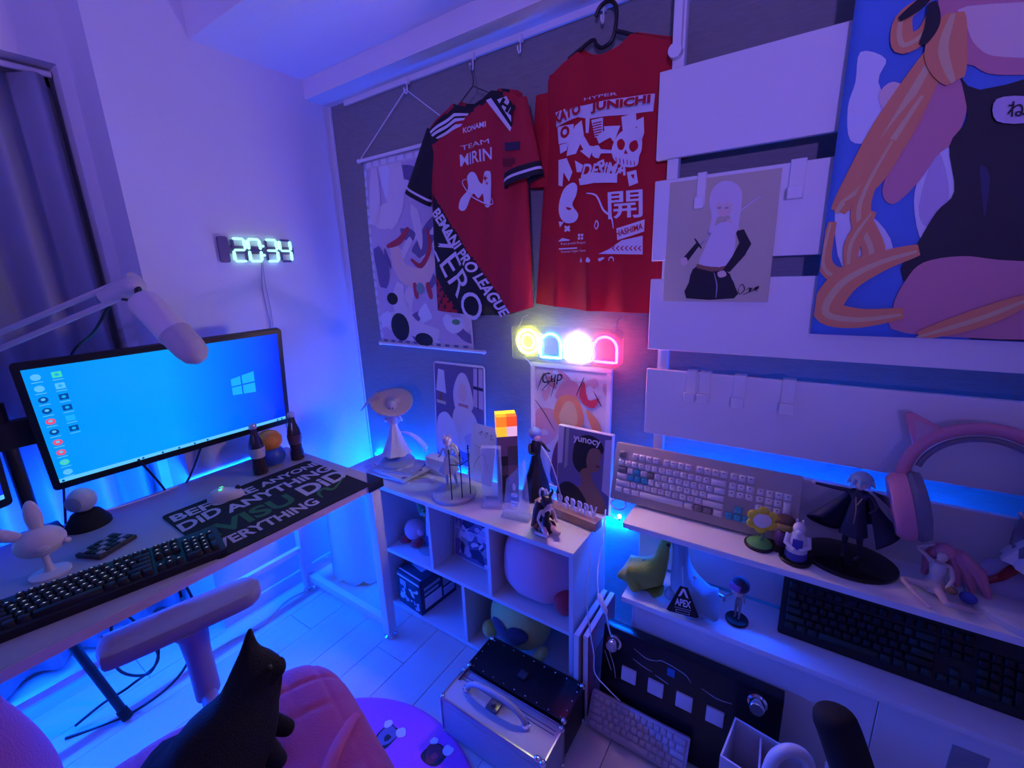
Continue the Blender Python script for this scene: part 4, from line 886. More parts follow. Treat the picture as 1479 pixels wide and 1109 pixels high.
def sleeve(th, p0, w0, p1, w1, yc0, yc1, dep, mats, name='sleeve', stripes=None):
    p0, p1 = V((p0[0], 0, p0[1])), V((p1[0], 0, p1[1])); d = (p1 - p0).normalized(); x_ = V((d.z, 0, -d.x))
    def fn(u, v):
        a = 2 * math.pi * u; w_ = w0 + (w1 - w0) * v; c = p0 + (p1 - p0) * v + x_ * (math.cos(a) * w_ / 2); y = yc0 + (yc1 - yc0) * v - math.sin(a) * dep * (.6 + .4 * v) * (1 + .12 * math.sin(3 * a + 5 * v))
        return (c.x, y, c.z)
    b = B(); b.grid(fn, 40, 30, closeu=True)
    if stripes:
        for f in b.bm.faces: c = f.calc_center_median(); v = (V((c.x, 0, c.z)) - p0).dot(d) / (p1 - p0).length; f.material_index = stripes(v)
    b.build(name, mats, th, sharp=180)
lerp = lambda a, b, t: a + (b - a) * t
def pwl(pts):
    def f(x):
        if x <= pts[0][0]: return pts[0][1]
        for (a, b_), (c, d) in zip(pts, pts[1:]):
            if x <= c: return b_ + (d - b_) * (x - a) / (c - a)
        return pts[-1][1]
    return f
clr = dict(bump=.25, bscale=240)
jred, jblk = M('jersey_red', (.46, .012, .03), .75, **clr), M('jersey_black', (.012, .012, .02), .75, **clr)
jwh = M('jersey_white', (.72, .70, .78), .7); jdr = M('jersey_darkred', (.16, .008, .018), .75)
JY = -.078
def z4(x, y): return (480 + x / 2.958, 80 + y / 2.958)
def j4(x, y): p = pY(*z4(x, y), -.112); return (p.x, 0, p.z)
def inpoly(x, z, pl_):
    c = False; n = len(pl_)
    for i in range(n):
        (x1, y1), (x2, y2) = pl_[i], pl_[i - 1]
        if (y1 > z) != (y2 > z) and x < (x2 - x1) * (z - y1) / (y2 - y1) + x1: c = not c
    return c
def jp(*pts): return [(j4(*p)[0], j4(*p)[2]) for p in pts]
sash = jp((415, 585), (775, 1130), (560, 1140), (418, 925)); lower = jp((400, 915), (570, 1140), (400, 1140)); yokeL = jp((380, 330), (520, 215), (610, 225), (560, 262), (430, 375), (380, 395)); yokeR = jp((665, 190), (770, 160), (800, 345), (785, 345), (665, 205)); 
collar = jp((505, 230), (530, 200), (600, 160), (720, 130), (722, 168), (665, 200), (600, 228), (545, 240))
tri = lambda x, z: 2 if (int(math.floor(x / .022)) + int(math.floor(z / .022))) % 2 and (x / .022 % 1) > (z / .022 % 1) else 3
def jcls(x, z):
    if inpoly(x, z, collar): return 1
    if inpoly(x, z, sash): return 1
    if inpoly(x, z, lower): return 1 if tri(x, z) == 2 else 3
    if inpoly(x, z, yokeL): return 1
    return 0
th = thing('red_jersey', (.88, JY, 1.27), 'red and black sports jersey with white sponsor lettering on thin hanger', 'jersey')
jf = garment(th, pwl([(0, .675), (.25, .672), (.6, .662), (1, .655)]), pwl([(0, 1.085), (.35, 1.098), (1, 1.108)]),
    pwl([(.66, 1.925), (.70, 1.955), (.82, 2.004), (.85, 1.990), (.90, 1.980), (.95, 1.988), (.985, 2.008), (1.06, 1.985), (1.11, 1.95)]), pwl([(.65, 1.29), (.85, 1.276), (1.0, 1.278), (1.11, 1.308)]), JY, .032,
    lambda x, z: .006 * math.sin(x * 34 + z * 7) * min(1, max(0, (2.0 - z) * 2)) + .004 * math.sin(x * 60 - z * 12), [jred, jblk, jdr, jred], jcls)
sleeve(th, (.715, 1.935), .11, (.595, 1.722), .135, JY, JY - .008, .034, [jblk, jwh, jdr], stripes=lambda v: 1 if .90 < v < .94 else 0)
sleeve(th, (1.065, 1.955), .10, (1.105, 1.715), .150, JY - .022, JY - .038, .032, [jred, jwh, jblk], stripes=lambda v: 1 if .885 < v < .925 else (2 if v >= .84 else 0))
jw = lambda c: V((c.x, jf(c.x, c.z) - .0018 + c.y, c.z))
def jt(s, a, b_, c, mat=jwh, bold=.02): text_quad(s, j4(*a), j4(*b_), j4(*c), mat, th, bold=bold, warp=jw, sub=.02)
jt('KONAMI', (556, 332), (655, 305), (556, 308)); jt('TEAM', (548, 405), (668, 374), (546, 386), bold=0); jt('MIRIN', (545, 474), (680, 443), (543, 424), bold=.012)
jt('BEMANI PRO LEAGUE', (412, 675), (715, 1120), (448, 648), bold=.035)
jt('ZERO', (400, 800), (585, 1150), (470, 735), bold=.0)
sh1 = [(jwh, [j4(*p)[::2] for p in q_]) for q_ in (((408, 322), (520, 248), (580, 246), (574, 256), (524, 262), (412, 332)), ((415, 338), (526, 270), (566, 266), (560, 276), (530, 284), (424, 346)), ((440, 352), (528, 296), (556, 292), (548, 304), (450, 356)),)]
lg = lambda *p: [j4(*q_)[::2] for q_ in p]
sh1 += [(jwh, lg((540, 650), (548, 610), (578, 570), (572, 520), (590, 498), (612, 504), (628, 540), (640, 545), (648, 500), (664, 493), (678, 510), (678, 620), (668, 648), (646, 640), (640, 590), (622, 610), (605, 590), (590, 610), (572, 655), (552, 664)), 3), (jred, stroke(lg((556, 545), (575, 580), (630, 630), (680, 640)), .005)), (jwh, stroke(lg((570, 528), (554, 535), (560, 560), (600, 605), (660, 636), (690, 632), (680, 608)), .004)), (jred, lg((650, 508), (654, 520), (666, 524), (655, 528), (652, 542), (648, 528), (638, 524), (648, 520))), (jred, lg((660, 538), (662, 544), (668, 546), (662, 548), (660, 556), (657, 548), (652, 546), (657, 544)))]
art_w('shoulder_stripes', sh1[:3], th, lambda p: (p[0], 0, p[1]), jw)
art_w('printed_emblem', sh1[3:], th, lambda p: (p[0], 0, p[1]), jw)
# right shoulder patch and sleeve badges lie on the sleeve
art_w('shoulder_patch', [(jblk, lg((672, 190), (745, 178), (778, 205), (784, 345), (770, 332))), (jwh, lg((668, 198), (690, 188), (782, 322), (780, 342))), (jwh, lg((716, 195), (755, 180), (774, 215), (776, 290)))], th, lambda p: (p[0], 0, p[1]), lambda c: V((c.x, min(jf(c.x, c.z), JY - .046) - .003 + c.y, c.z)))
text_quad('HI', j4(722, 225), j4(776, 262), j4(742, 186), jblk, th, bold=.05, warp=lambda c: V((c.x, min(jf(c.x, c.z), JY - .046) - .0062 + c.y, c.z)))
art_w('sleeve_badge', [(M('badge_navy', (.03, .02, .06), .6), lg((760, 382), (826, 376), (824, 412), (760, 416))), (jdr, lg((752, 448), (805, 446), (804, 484), (752, 482)))], th, lambda p: (p[0], 0, p[1]), lambda c: V((c.x, JY - .066 + c.y, c.z)))
hg = thing('wire_hanger', (.90, JY, 1.98), 'thin dark wire hanger holding the red jersey', 'hanger')
b = B(); b.tube(cr([(.853, -.042, 2.132), (.862, -.05, 2.118), (.872, -.06, 2.10), (.885, -.07, 2.075), (.888, JY, 2.05)], 4, False), .0018, 6); b.build('hook', dark, hg)
b = B(); b.tube([(.72, JY, 1.94), (.888, JY, 2.05), (1.05, JY, 1.965)], .0020, 6); b.tube([(.72, JY, 1.94), (1.05, JY, 1.945)], .002, 6); b.build('wire_bar', dark, hg)

# red T-shirt
tred = M('tee_red', (.50, .008, .02), .8, **clr); twh = M('tee_white', (.74, .72, .82), .75)
TY = -.046
def t4(x, y): p = pY(*z4(x, y), -.078); return (p.x, 0, p.z)
th = thing('red_tshirt', (1.34, TY, 1.29), 'plain red t-shirt with large white graphic print on black plastic hanger', 't-shirt')
tf = garment(th, pwl([(0, 1.165), (.3, 1.152), (.7, 1.125), (1, 1.105)]), pwl([(0, 1.56), (.3, 1.552), (1, 1.548)]),
    pwl([(1.10, 1.95), (1.165, 2.008), (1.275, 2.054), (1.305, 2.032), (1.35, 2.022), (1.40, 2.034), (1.435, 2.054), (1.55, 2.008)]), pwl([(1.10, 1.320), (1.32, 1.298), (1.55, 1.292)]), TY, .027,
    lambda x, z: .014 * math.exp(-((x - 1.318 - .03 * (1.6 - z)) / .022) ** 2) * min(1, max(0, (1.85 - z) * 2.2)) + .010 * math.exp(-((x - 1.20) / .02) ** 2) * min(1, max(0, (1.9 - z) * 3)) + .004 * math.sin(x * 48 + z * 6), [tred])
sleeve(th, (1.158, 1.975), .085, (1.138, 1.70), .105, TY + .004, TY + .002, .026, [tred])
sleeve(th, (1.530, 1.965), .09, (1.552, 1.72), .11, TY, TY + .004, .022, [tred])
tw = lambda c: V((c.x, tf(c.x, c.z) - .0020 + c.y, c.z))
def tt(s, a, b_, c, mat=twh, bold=.02, lift=0, sub=.02): text_quad(s, t4(*a), t4(*b_), t4(*c), mat, th, bold=bold, warp=tw, sub=sub, lift=lift)
g = lambda *p: [t4(*q_)[::2] for q_ in p]
G = [(twh, g((948, 242), (1000, 225), (1100, 205), (1240, 178), (1376, 160), (1368, 236), (1240, 252), (1100, 268), (1045, 262), (952, 304))),
     (twh, g((958, 304), (1030, 292), (1028, 368), (964, 378))), (tred, [t4(992, 327)[::2] and (t4(992, 327)[0] + .017 * math.cos(a / 12 * 6.2832), t4(992, 327)[2] + .017 * math.sin(a / 12 * 6.2832)) for a in range(12)]), (twh, [(t4(992, 327)[0] + .008 * math.cos(a / 12 * 6.2832), t4(992, 327)[2] + .008 * math.sin(a / 12 * 6.2832)) for a in range(12)]),
     (twh, g((1036, 300), (1062, 275), (1072, 340), (1040, 420), (1000, 430), (1010, 370))), (twh, g((968, 382), (1010, 372), (1000, 405), (972, 420))), (twh, g((1078, 262), (1098, 258), (1092, 330), (1080, 330))),
     (twh, g((1104, 275), (1158, 266), (1156, 345), (1120, 350)))]
for k in range(6): G.append((tred, g((1110, 288 + k * 11), (1152, 281 + k * 11), (1152, 286 + k * 11), (1110, 293 + k * 11))))
G += [(twh, g((1050, 362), (1075, 345), (1098, 385), (1118, 388), (1098, 440), (1058, 408), (1072, 402))), (twh, g((1128, 348), (1165, 322), (1162, 305), (1230, 300), (1205, 372), (1190, 352), (1140, 378))), (twh, g((1234, 262), (1296, 240), (1300, 300), (1262, 330), (1240, 320))), (twh, g((1292, 280), (1330, 262), (1332, 330), (1318, 372), (1305, 320))),
      # skull and bone
      (twh, g((1205, 372), (1230, 330), (1280, 302), (1318, 330), (1322, 395), (1310, 430), (1300, 470), (1250, 476), (1210, 452), (1196, 415)), 3), (tred, g((1218, 370), (1236, 356), (1250, 376), (1240, 404), (1222, 398)), 3), (tred, g((1272, 372), (1298, 362), (1306, 392), (1284, 412), (1268, 398)), 3), (tred, g((1252, 400), (1262, 420), (1246, 420))),
      (twh, g((1112, 392), (1140, 385), (1150, 402), (1196, 406), (1198, 420), (1150, 420), (1140, 440), (1112, 430)), 2)]
for k in range(6): G.append((tred, stroke(g((1214 + k * 15, 436 + k * 3), (1216 + k * 15, 462 + k * 2)), .0025)))
G += [(twh, g((968, 448), (1005, 440), (1030, 500), (1015, 540), (990, 500), (985, 560), (968, 556))), (twh, g((1040, 450), (1075, 470), (1066, 500), (1048, 500))), (twh, g((1056, 530), (1090, 510), (1100, 498), (1220, 508), (1220, 545), (1120, 545), (1090, 552), (1062, 556))),
      (twh, g((970, 640), (990, 575), (1030, 545), (1050, 560), (1046, 600), (1030, 640), (1056, 680), (1040, 712), (1000, 716), (975, 690)), 3), (tred, g((1000, 648), (1028, 655), (1012, 662)), 2), (twh, stroke(g((1090, 590), (1130, 600), (1160, 660), (1195, 690), (1205, 740)), .006)), (twh, stroke(g((1122, 730), (1130, 706), (1138, 722), (1130, 742), (1122, 730)), .004)),
      (twh, g((1218, 740), (1335, 700), (1332, 752), (1222, 790))), (twh, g((1138, 848), (1190, 826), (1240, 790), (1326, 770), (1326, 850))), (twh, g((970, 710), (992, 712), (975, 735))), (twh, g((968, 795), (985, 780), (1020, 788), (1015, 792))), (twh, g((972, 824), (1052, 820), (1052, 826), (972, 830))),
      (twh, stroke(g((996, 730), (1020, 750)), .010)), (twh, stroke(g((1020, 730), (996, 752)), .010)), (twh, g((1260, 500), (1300, 490), (1308, 545), (1270, 560))), (tred, g((1276, 512), (1292, 508), (1290, 530))), (twh, g((1180, 470), (1200, 478), (1190, 500))), (twh, g((1225, 482), (1240, 486), (1236, 508), (1226, 500))), (twh, g((1300, 318), (1330, 330), (1312, 342), (1330, 352), (1300, 362))), (twh, g((1136, 458), (1166, 446), (1172, 470), (1150, 492))), (tred, g((1148, 462), (1160, 458), (1158, 472)))]
for k in range(4): G.append((twh, g((1058 + 14 * (k % 2), 764 + 14 * (k // 2)), (1068 + 14 * (k % 2), 763 + 14 * (k // 2)), (1068 + 14 * (k % 2), 773 + 14 * (k // 2)), (1058 + 14 * (k % 2), 774 + 14 * (k // 2)))))
for k in range(7):
    x_ = 1200 + k * 18; G.append((tred, g((x_, 824), (x_ + 12, 812), (x_ + 14, 816), (x_ + 6, 824), (x_ + 14, 832), (x_ + 12, 836))))
G += [(twh, g((1068, 884), (1074, 862), (1080, 884), (1076, 884), (1074, 876), (1071, 884))), (twh, g((1096, 880), (1102, 862), (1112, 874), (1108, 884)), 3), (twh, g((1140, 870), (1146, 866), (1162, 862), (1168, 866), (1160, 872), (1146, 880)), 2), (twh, stroke(g((1188, 878), (1190, 866), (1200, 862), (1208, 868), (1208, 880)), .004))]
art_w('graphic_print', G, th, lambda p: (p[0], 0, p[1]), tw, .012, .00025)
tt('HYPER', (1072, 190), (1215, 168), (1072, 178), bold=0)
tt('KATO', (956, 300), (1066, 250), (954, 255), tred, .05, .016); tt('JUNICHI', (1110, 254), (1362, 218), (1112, 210), tred, .05, .016)
tt('\u958b', (1178, 700), (1322, 690), (1176, 585), twh, .01)
tt('HASHIMA', (1222, 778), (1332, 742), (1220, 752), tred, .02, .02)
tt('DESIMA', (1060, 520), (1250, 512), (1075, 462), twh, .03)
tt('Kato Junichi Project', (974, 812), (1086, 806), (974, 800), bold=0, sub=0); tt('Streamer Hyper Game', (974, 846), (1086, 840), (974, 834), bold=0, sub=0)
hg = thing('plastic_hanger', (1.35, TY, 2.05), 'thick black plastic hanger with curled hook holding the red t-shirt', 'hanger')
def z5(x, y): p = pY(700 + x / 4.62, y / 4.62, -.042); return (p.x, -.042, p.z)
b = B(); b.tube(cr([z5(742, 112), z5(765, 55), z5(805, 15), z5(850, 8), z5(880, 60), z5(872, 190), z5(845, 275), z5(785, 318), z5(745, 300), z5(722, 268), z5(640, 330), z5(560, 395)], 5, False), .0058, 8); b.build('hook', black, hg)
b = B(); b.tube([z5(870, 205), z5(985, 232), z5(1200, 275)], .0058, 8); b.build('shoulder_bar', black, hg)

# neon sign: plain ring and arches on a clear plate
def nz(x, y, yy=-.088): p = pY(730 + x / 7.395, 440 + y / 7.395, yy); return p
n0, n1 = nz(70, 400, -.080), nz(1250, 460, -.080)
th = thing('neon_sign', ((n0.x + n1.x) / 2, -.03, 1.10), 'glowing neon sign of yellow ring and blue, white and red arches on clear plate', 'neon sign')
b = B(); b.prism(rrect(n1.x - n0.x, .128, .014, 4, (n0.x + n1.x) / 2, 1.177), .005, MF((0, -.074, 0), (1, 0, 0), (0, 0, 1))); b.build('clear_plate', M('neon_plate', (.85, .87, .95), .05, trans=.92, ior=1.3), th)
def neon(name, path, col, st, r=.0042):
    b = B(); b.tube([V((x, -.086, z + .008)) for x, z in path], r, 8, True); return b.build(name, M('neon_' + name, col, .4, emit=st * NEON, ecol=col), th)
cx = nz(235, 415).x; cz = 1.176
ringp = [(cx + .043 * math.cos(a / 30 * 6.2832), cz + .043 * math.sin(a / 30 * 6.2832)) for a in range(30)]
neon('yellow_ring', ringp, (.95, 1, .05), 26)
neon('yellow_core', [(cx + .026 * math.cos(a / 24 * 6.2832), cz + .026 * math.sin(a / 24 * 6.2832)) for a in range(24)], (.95, 1, .05), 26, .0032)
def arch(cx, cz, w_, h_): return [(cx - w_, cz - h_), (cx - w_, cz)] + [(cx - w_ * math.cos(a / 12 * math.pi), cz + w_ * .95 * math.sin(a / 12 * math.pi)) for a in range(1, 12)] + [(cx + w_, cz), (cx + w_, cz - h_)] + [(cx + w_ - k * w_ / 4, cz - h_) for k in range(1, 8)]
for nm, px, col, st in (('blue_arch', 478, (.02, .22, 1), 16), ('white_arch', 760, (1, .62, .95), 42), ('red_arch', 1062, (1, .01, .10), 22)):
    c_ = nz(px, 430); neon(nm, arch(c_.x, 1.170, .040, .046), col, st)
    if nm == 'white_arch': neon('white_core', arch(c_.x, 1.168, .026, .034), col, st)
for px in (n0.x + .03, n1.x - .03):
    b = B(); b.tube(cr([(px, -.077, 1.232), (px + .006, -.070, 1.252), (px - .002, -.04, 1.266), (px - .004, -.002, 1.27)], 4, False), .0016, 6); b.build('hanging_loop', M('clear_cord', (.7, .72, .8), .2), th)
b = B(); b.tube(cr([(cx - .02, -.076, 1.122), (cx - .018, -.04, 1.09), (cx - .01, -.015, 1.02), (cx - .012, -.015, .9)], 5, False), .0018, 6); b.build('power_cable', whiteg, th)

# ============================================================ PANEL RACK AND ITS SHELVES
rk = thing('panel_rack', (2.1, -.09, 0), 'white tension-pole wall rack with broad panels and a long shelf', 'rack')
PZ = [(1.713, 1.926), (1.447, 1.661), (1.190, 1.397), (.921, 1.130), (.655, .866), (.452, .602)]
RX0, RX1, PYF = 1.531, 2.78, -.11
for z0, z1 in PZ:
    b = B(); b.bx(RX0, RX1, PYF, PYF + .015, z0, z1, .0015, seg=1); b.build('panel', white, rk)
for px in (1.572, 2.62):
    b = B(); b.bx(px - .015, px + .015, PYF + .016, PYF + .046, .02, 2.40, .003); po = b.build('pole', whiteg, rk)
    b = B(); b.lathe([(.03, 0), (.03, .008), (.012, .02)], (px, PYF + .031, 0), 20); b.build('foot', whiteg, po)
    b = B(); b.lathe([(.012, 2.40), (.03, 2.45), (.03, 2.459)], (px, PYF + .031, 0), 20) if px > 9 else b.lathe([(.010, 2.15), (.016, 2.175), (.016, 2.186)], (px, PYF + .031, 0), 20); b.build('top_cap', whiteg, po)
    b = B(); b.cyl((px - .004, PYF + .018, 1.965), (px - .004, PYF - .006, 1.965), .017, n=20); b.bx(px - .012, px + .010, PYF - .002, PYF + .016, 1.965, 2.18, .003); b.build('tension_lever', whiteg, po)
b = B(); b.bx(RX0 + .004, RX1, -.30, PYF - .0005, .682, .70, .002); b.build('shelf_board', white, rk)
for px in (1.60, 2.2, 2.6):
    b = B(); b.prism([(0, 0), (.13, 0), (0, -.028)], .004, T(px, PYF - .001, .6815) @ Matrix(((0, 0, 1, 0), (-1, 0, 0, 0), (0, 1, 0, 0), (0, 0, 0, 1)))); b.build('bracket', whiteg, rk)
# white hanging hooks clipped over the panels
HK = [(1.663, 1.130, .028, 'white flat hook on the panel above the white keyboard, one of a close pair'), (1.700, 1.130, .030, 'white flat hook on the panel above the white keyboard, one of a close pair'), (1.790, 1.130, .030, 'single white flat hook on the panel above the white keyboard number pad'), (1.905, 1.130, .030, 'white flat hook on the panel above the small flower figure'), (1.868, 1.661, .032, 'white flat hook on the panel between beige canvas and large poster'), (1.655, 1.661, .022, 'white flat hook directly above the beige canvas drawing')]
for hx, zt, wd, lab in HK:
    th = thing('panel_hook', (hx, PYF - .005, zt - .08), lab, 'hook', 'white hooks clipped on the rack panels')
    b = B(); b.bx(hx - wd / 2, hx + wd / 2, PYF - .007, PYF - .0008, zt - .080, zt + .003, .001, seg=1); b.bx(hx - wd / 2, hx + wd / 2, PYF - .007, PYF + .018, zt + .001, zt + .005); b.bx(hx - wd / 2, hx + wd / 2, PYF - .024, PYF - .003, zt - .084, zt - .077, .001, seg=1); b.build('hook_strap', whiteg, th)
    b = B(); b.bx(hx - wd / 2, hx + wd / 2, PYF - .028, PYF - .023, zt - .084, zt - .056, .001, seg=1); b.build('hook_tip', whiteg, th)

# low cabinet whose top is the lower shelf
cb_ = thing('low_cabinet', (2.15, -.2, 0), 'low white cabinet with overhanging top below the panel rack', 'cabinet')
b = B(); b.bx(1.540, RX1, -.302, -.115, .428, .446, .002); b.build('cabinet_top', white, cb_)
b = B(); b.bx(1.560, 1.574, -.25, -.118, .0, .428, .001, seg=1); b.build('side_panel', white, cb_)
b = B(); b.bx(RX1 - .02, RX1 - .006, -.25, -.118, .0, .428, .001, seg=1); b.build('side_panel', white, cb_)
for x0, x1 in ((1.575, 2.17), (2.172, RX1 - .02)):
    b = B(); b.bx(x0, x1, -.264, -.25, .02, .427, .0015, seg=1); b.build('front_panel', white, cb_)
b = B(); b.bx(2.305, 2.365, -.2655, -.262, .28, .36, .001, seg=1); b.build('finger_plate', M('plate_grey', (.28, .28, .32), .5), cb_)

# canvas with drawn swordswoman
cv = MF((1.573, PYF - .012, 1.334), (1, 0, 0), (0, .03, 1)); cw, ch_ = .262, .318
th = thing('drawing_canvas', (1.70, PYF - .01, 1.33), 'beige canvas drawing of a white-haired figure with thin sword on rack', 'picture')
b = B(); b.box((cw / 2, ch_ / 2, -.008), (cw, ch_, .016), cv, .001); b.build('canvas_block', M('canvas_beige', (.60, .55, .40), .85, bump=.2, bscale=300), th)
def c6(x, y): p = pY(940 + x / 2.744, y / 2.744, PYF - .012); return (p.x, p.y, p.z)
g6 = lambda *p: [(c6(*q_)[0], c6(*q_)[2]) for q_ in p]
A = [(P_['grey'], stroke(g6((128, 1035), (200, 965), (330, 850), (440, 768)), .005)), (P_['pale'], stroke(g6((210, 955), (330, 852), (436, 772)), .0035)),
     (P_['black'], g6((120, 1030), (180, 960), (192, 972), (136, 1048))), (P_['black'], stroke(g6((172, 945), (200, 985)), .005)),
     (P_['grey'], g6((238, 880), (222, 925), (236, 940), (262, 890))), (P_['black'], g6((165, 1068), (205, 1052), (300, 1075), (318, 1100), (336, 1140), (330, 1182), (140, 1182), (150, 1120)), 2), (P_['brown'], g6((180, 1046), (240, 1058), (300, 1052), (302, 1070), (240, 1076), (182, 1062))),
     (P_['peach'], g6((300, 868), (335, 862), (352, 905), (330, 918), (300, 900))), (P_['pale'], g6((236, 930), (256, 892), (300, 878), (330, 905), (332, 990), (300, 1052), (240, 1056), (190, 1044), (205, 1000)), 2), (P_['black'], g6((334, 916), (368, 908), (398, 966), (372, 1012), (312, 1078), (282, 1074), (322, 1016), (350, 962))),
     (P_['pale'], g6((230, 800), (244, 745), (285, 716), (330, 722), (360, 760), (356, 830), (345, 900), (330, 930), (318, 870), (300, 850), (262, 862), (250, 910), (228, 920), (240, 860)), 3), (P_['peach'], g6((258, 800), (300, 790), (322, 806), (316, 840), (290, 858), (266, 846)), 3), (P_['pale'], g6((250, 790), (290, 760), (330, 780), (322, 812), (300, 792), (286, 818), (270, 796), (256, 816)))]
for ex in (270, 300): A.append((P_['grey'], g6((ex - 8, 820), (ex + 8, 818), (ex + 6, 826), (ex - 6, 828))))
A += [(P_['grey'], stroke(g6((250, 1080), (262, 1130), (258, 1180)), .003)), (P_['peach'], g6((118, 1025), (140, 1020), (146, 1045), (124, 1052)), 2), (P_['peach'], g6((264, 1080), (290, 1072), (300, 1092), (272, 1100)), 2)]
A += [(P_['black'], stroke(g6(*q_), .0022)) for q_ in (((350, 1140), (362, 1126), (372, 1146), (352, 1166), (346, 1140)), ((378, 1150), (392, 1140), (390, 1156), (404, 1140)), ((404, 1150), (416, 1138), (414, 1152), (428, 1132), (420, 1156)), ((365, 1168), (430, 1140)))]
nrm = cv.to_3x3() @ V((0, 0, 1))
def on_cv(p): d_ = (p[1] - 1.334); return (p[0], PYF - .0122 + d_ * .03, p[1])
art('ink_drawing', A, th, on_cv, nrm, .00012)

# large hanging poster: sky, orange ribbons, dark curved form
px0, px1, pz0, pz1 = 1.935, 2.46, 1.258, 2.17
th = thing('large_poster', (2.2, PYF - .03, pz0), 'large hanging poster of blue sky with orange ribbons and dark curved shape', 'poster')
def pst(u, v): return (px0 + (px1 - px0) * u + .0, PYF - .014 - .012 * math.sin(v * 3.0) - .003 * math.sin(u * 9), pz1 + (pz0 - pz1) * v)
b = B(); b.grid(pst, 24, 30); o = b.build('poster_sheet', M('poster_sky', (.08, .22, .66), .7, var=.25, vscale=5), th); o.modifiers.new('s', 'SOLIDIFY').thickness = .0015
pw_ = lambda c: V((c.x, pst((c.x - px0) / (px1 - px0), (pz1 - c.z) / (pz1 - pz0))[1] - .0018 + c.y, c.z))
def gp(*p): return clip([(q.x, q.y) for q in cr([(*k, 0) for k in [(pY(940 + q_[0] / 2.744, q_[1] / 2.744, PYF - .022).x, pY(940 + q_[0] / 2.744, q_[1] / 2.744, PYF - .022).z) for q_ in p]], 4)], px0 + .002, pz0 + .002, px1 - .002, pz1 - .002)
def gs(wd, *p): return clip(stroke([(pY(940 + q_[0] / 2.744, q_[1] / 2.744, PYF - .022).x, pY(940 + q_[0] / 2.744, q_[1] / 2.744, PYF - .022).z) for q_ in p], wd, 6), px0 + .002, pz0 + .002, px1 - .002, pz1 - .002)
A = [(P_['cloud'], gp((830, 210), (930, 240), (900, 330), (960, 480), (880, 560), (790, 560), (780, 430), (810, 330))), (P_['cloud'], gp((1150, 560), (1230, 700), (1190, 850), (1080, 960), (1040, 800), (1080, 650))), (P_['cloud'], gp((740, 800), (900, 880), (950, 1010), (760, 1060))), (P_['lilac'], gp((1130, 600), (1180, 780), (1100, 900), (1060, 820))),
     (P_['blush'], gp((1190, -250), (1800, -250), (1800, 230), (1380, 300), (1250, 260), (1120, 330), (1060, 420), (1030, 300), (1130, 120))), (P_['peach'], gp((1250, 30), (1820, 20), (1820, 210), (1400, 230), (1290, 190), (1250, 110))),
     (P_['blush'], gp((940, 500), (1060, 300), (1200, 300), (1250, 420), (1200, 560), (1130, 620), (1060, 720), (960, 810), (915, 760), (960, 620), (1000, 490))), (P_['peach'], gp((900, 390), (960, 330), (1040, 390), (1030, 480), (960, 500))),
     (P_['black'], gp((1225, 300), (1300, 360), (1820, 350), (1820, 1340), (1300, 1360), (1000, 1109), (1060, 960), (1130, 840), (1200, 760), (1180, 580), (1250, 470))), (P_['blush'], gp((1010, 1109), (1080, 1040), (1230, 1015), (1380, 1030), (1820, 1080), (1820, 1330), (1010, 1320), (960, 1220))),
     (P_['navy'], gp((1300, 660), (1340, 700), (1320, 860), (1310, 780)))]
for wd, pts in ((.075, ((1150, 180), (1000, 440), (880, 640), (740, 840))), (.05, ((1080, 380), (960, 560), (860, 720), (760, 800))), (.035, ((1100, 0), (1000, 80), (1000, 180), (1080, 140), (1120, 40))), (.040, ((960, 560), (860, 740), (830, 860), (880, 1010), (760, 1090), (690, 1040), (720, 880))), (.030, ((880, 840), (800, 960), (790, 1090))), (.060, ((1060, 990), (900, 1040), (760, 1120), (700, 1230), (820, 1260), (1000, 1240))), (.06, ((1200, 60), (1160, 200), (1200, 330))), (.04, ((1500, 1180), (1300, 1260), (1060, 1330)))):
    A.append((P_['orange'], gs(wd, *pts))); A.append((P_['gold'], gs(wd * .25, *[(q_[0] - 8, q_[1] + 6) for q_ in pts])))
A += [(P_['black'], gs(.02, (980, 90), (1060, 30), (1110, -20))), (P_['black'], gs(.022, (1070, 190), (1110, 110), (1110, 20))), (P_['lilac'], gp((1362, 400), (1500, 396), (1500, 486), (1362, 486)))]
A = [a_ for a_ in A if len(a_[1]) > 2]
art_w('printed_picture', A, th, lambda p: (p[0], 0, p[1]), pw_, .02, .0003)
def g3(x, y): p = pY(940 + x / 2.744, y / 2.744, PYF - .022); return (p.x, 0, p.z)
text_quad('\u306d', g3(1402, 470), g3(1470, 472), g3(1406, 410), P_['black'], th, bold=.01, warp=lambda c: pw_(c) - V((0, .012, 0)))
b = B(); b.cyl((px0 - .01, PYF - .014, pz1 + .004), (px1 + .01, PYF - .014, pz1 + .004), .006, n=10); b.build('rod', whiteg, th)

# ---- white keyboard leaning on the shelf
wcap = M('keycap_white', (.74, .73, .76), .45); tcap = M('keycap_teal', (.05, .42, .55), .45); pcap = M('keycap_patterned', (.22, .20, .22), .5); wcase = M('kb_case_beige', (.46, .40, .38), .45)
kprn = M('legend_dark', (.12, .12, .15), .6)
def wcol(r, k):
    if (r, k) in ((2, 2), (3, 1), (3, 2), (3, 3), (4, 13), (5, 9), (5, 10), (5, 11)): return tcap
    if (r, k) in ((0, 0), (2, 0), (2, 4), (5, 5), (5, 6), (1, 23)): return pcap
vb = V((0, .055, .185)).normalized()
kb0 = V((1.452, -.190, .704))
kd = V((1, 0, 0)); kc = kb0 + kd * (.254) + vb * .094
keyboard('white_keyboard', 'white full-size keyboard with teal accent keys leaning on the rack shelf', MF(kc, kd, vb), FULL, wcase, wcap, prn=kprn, colour=wcol, margin=(.014, .018, .026, .026), casez=.018, u=.0213, caph=.008)
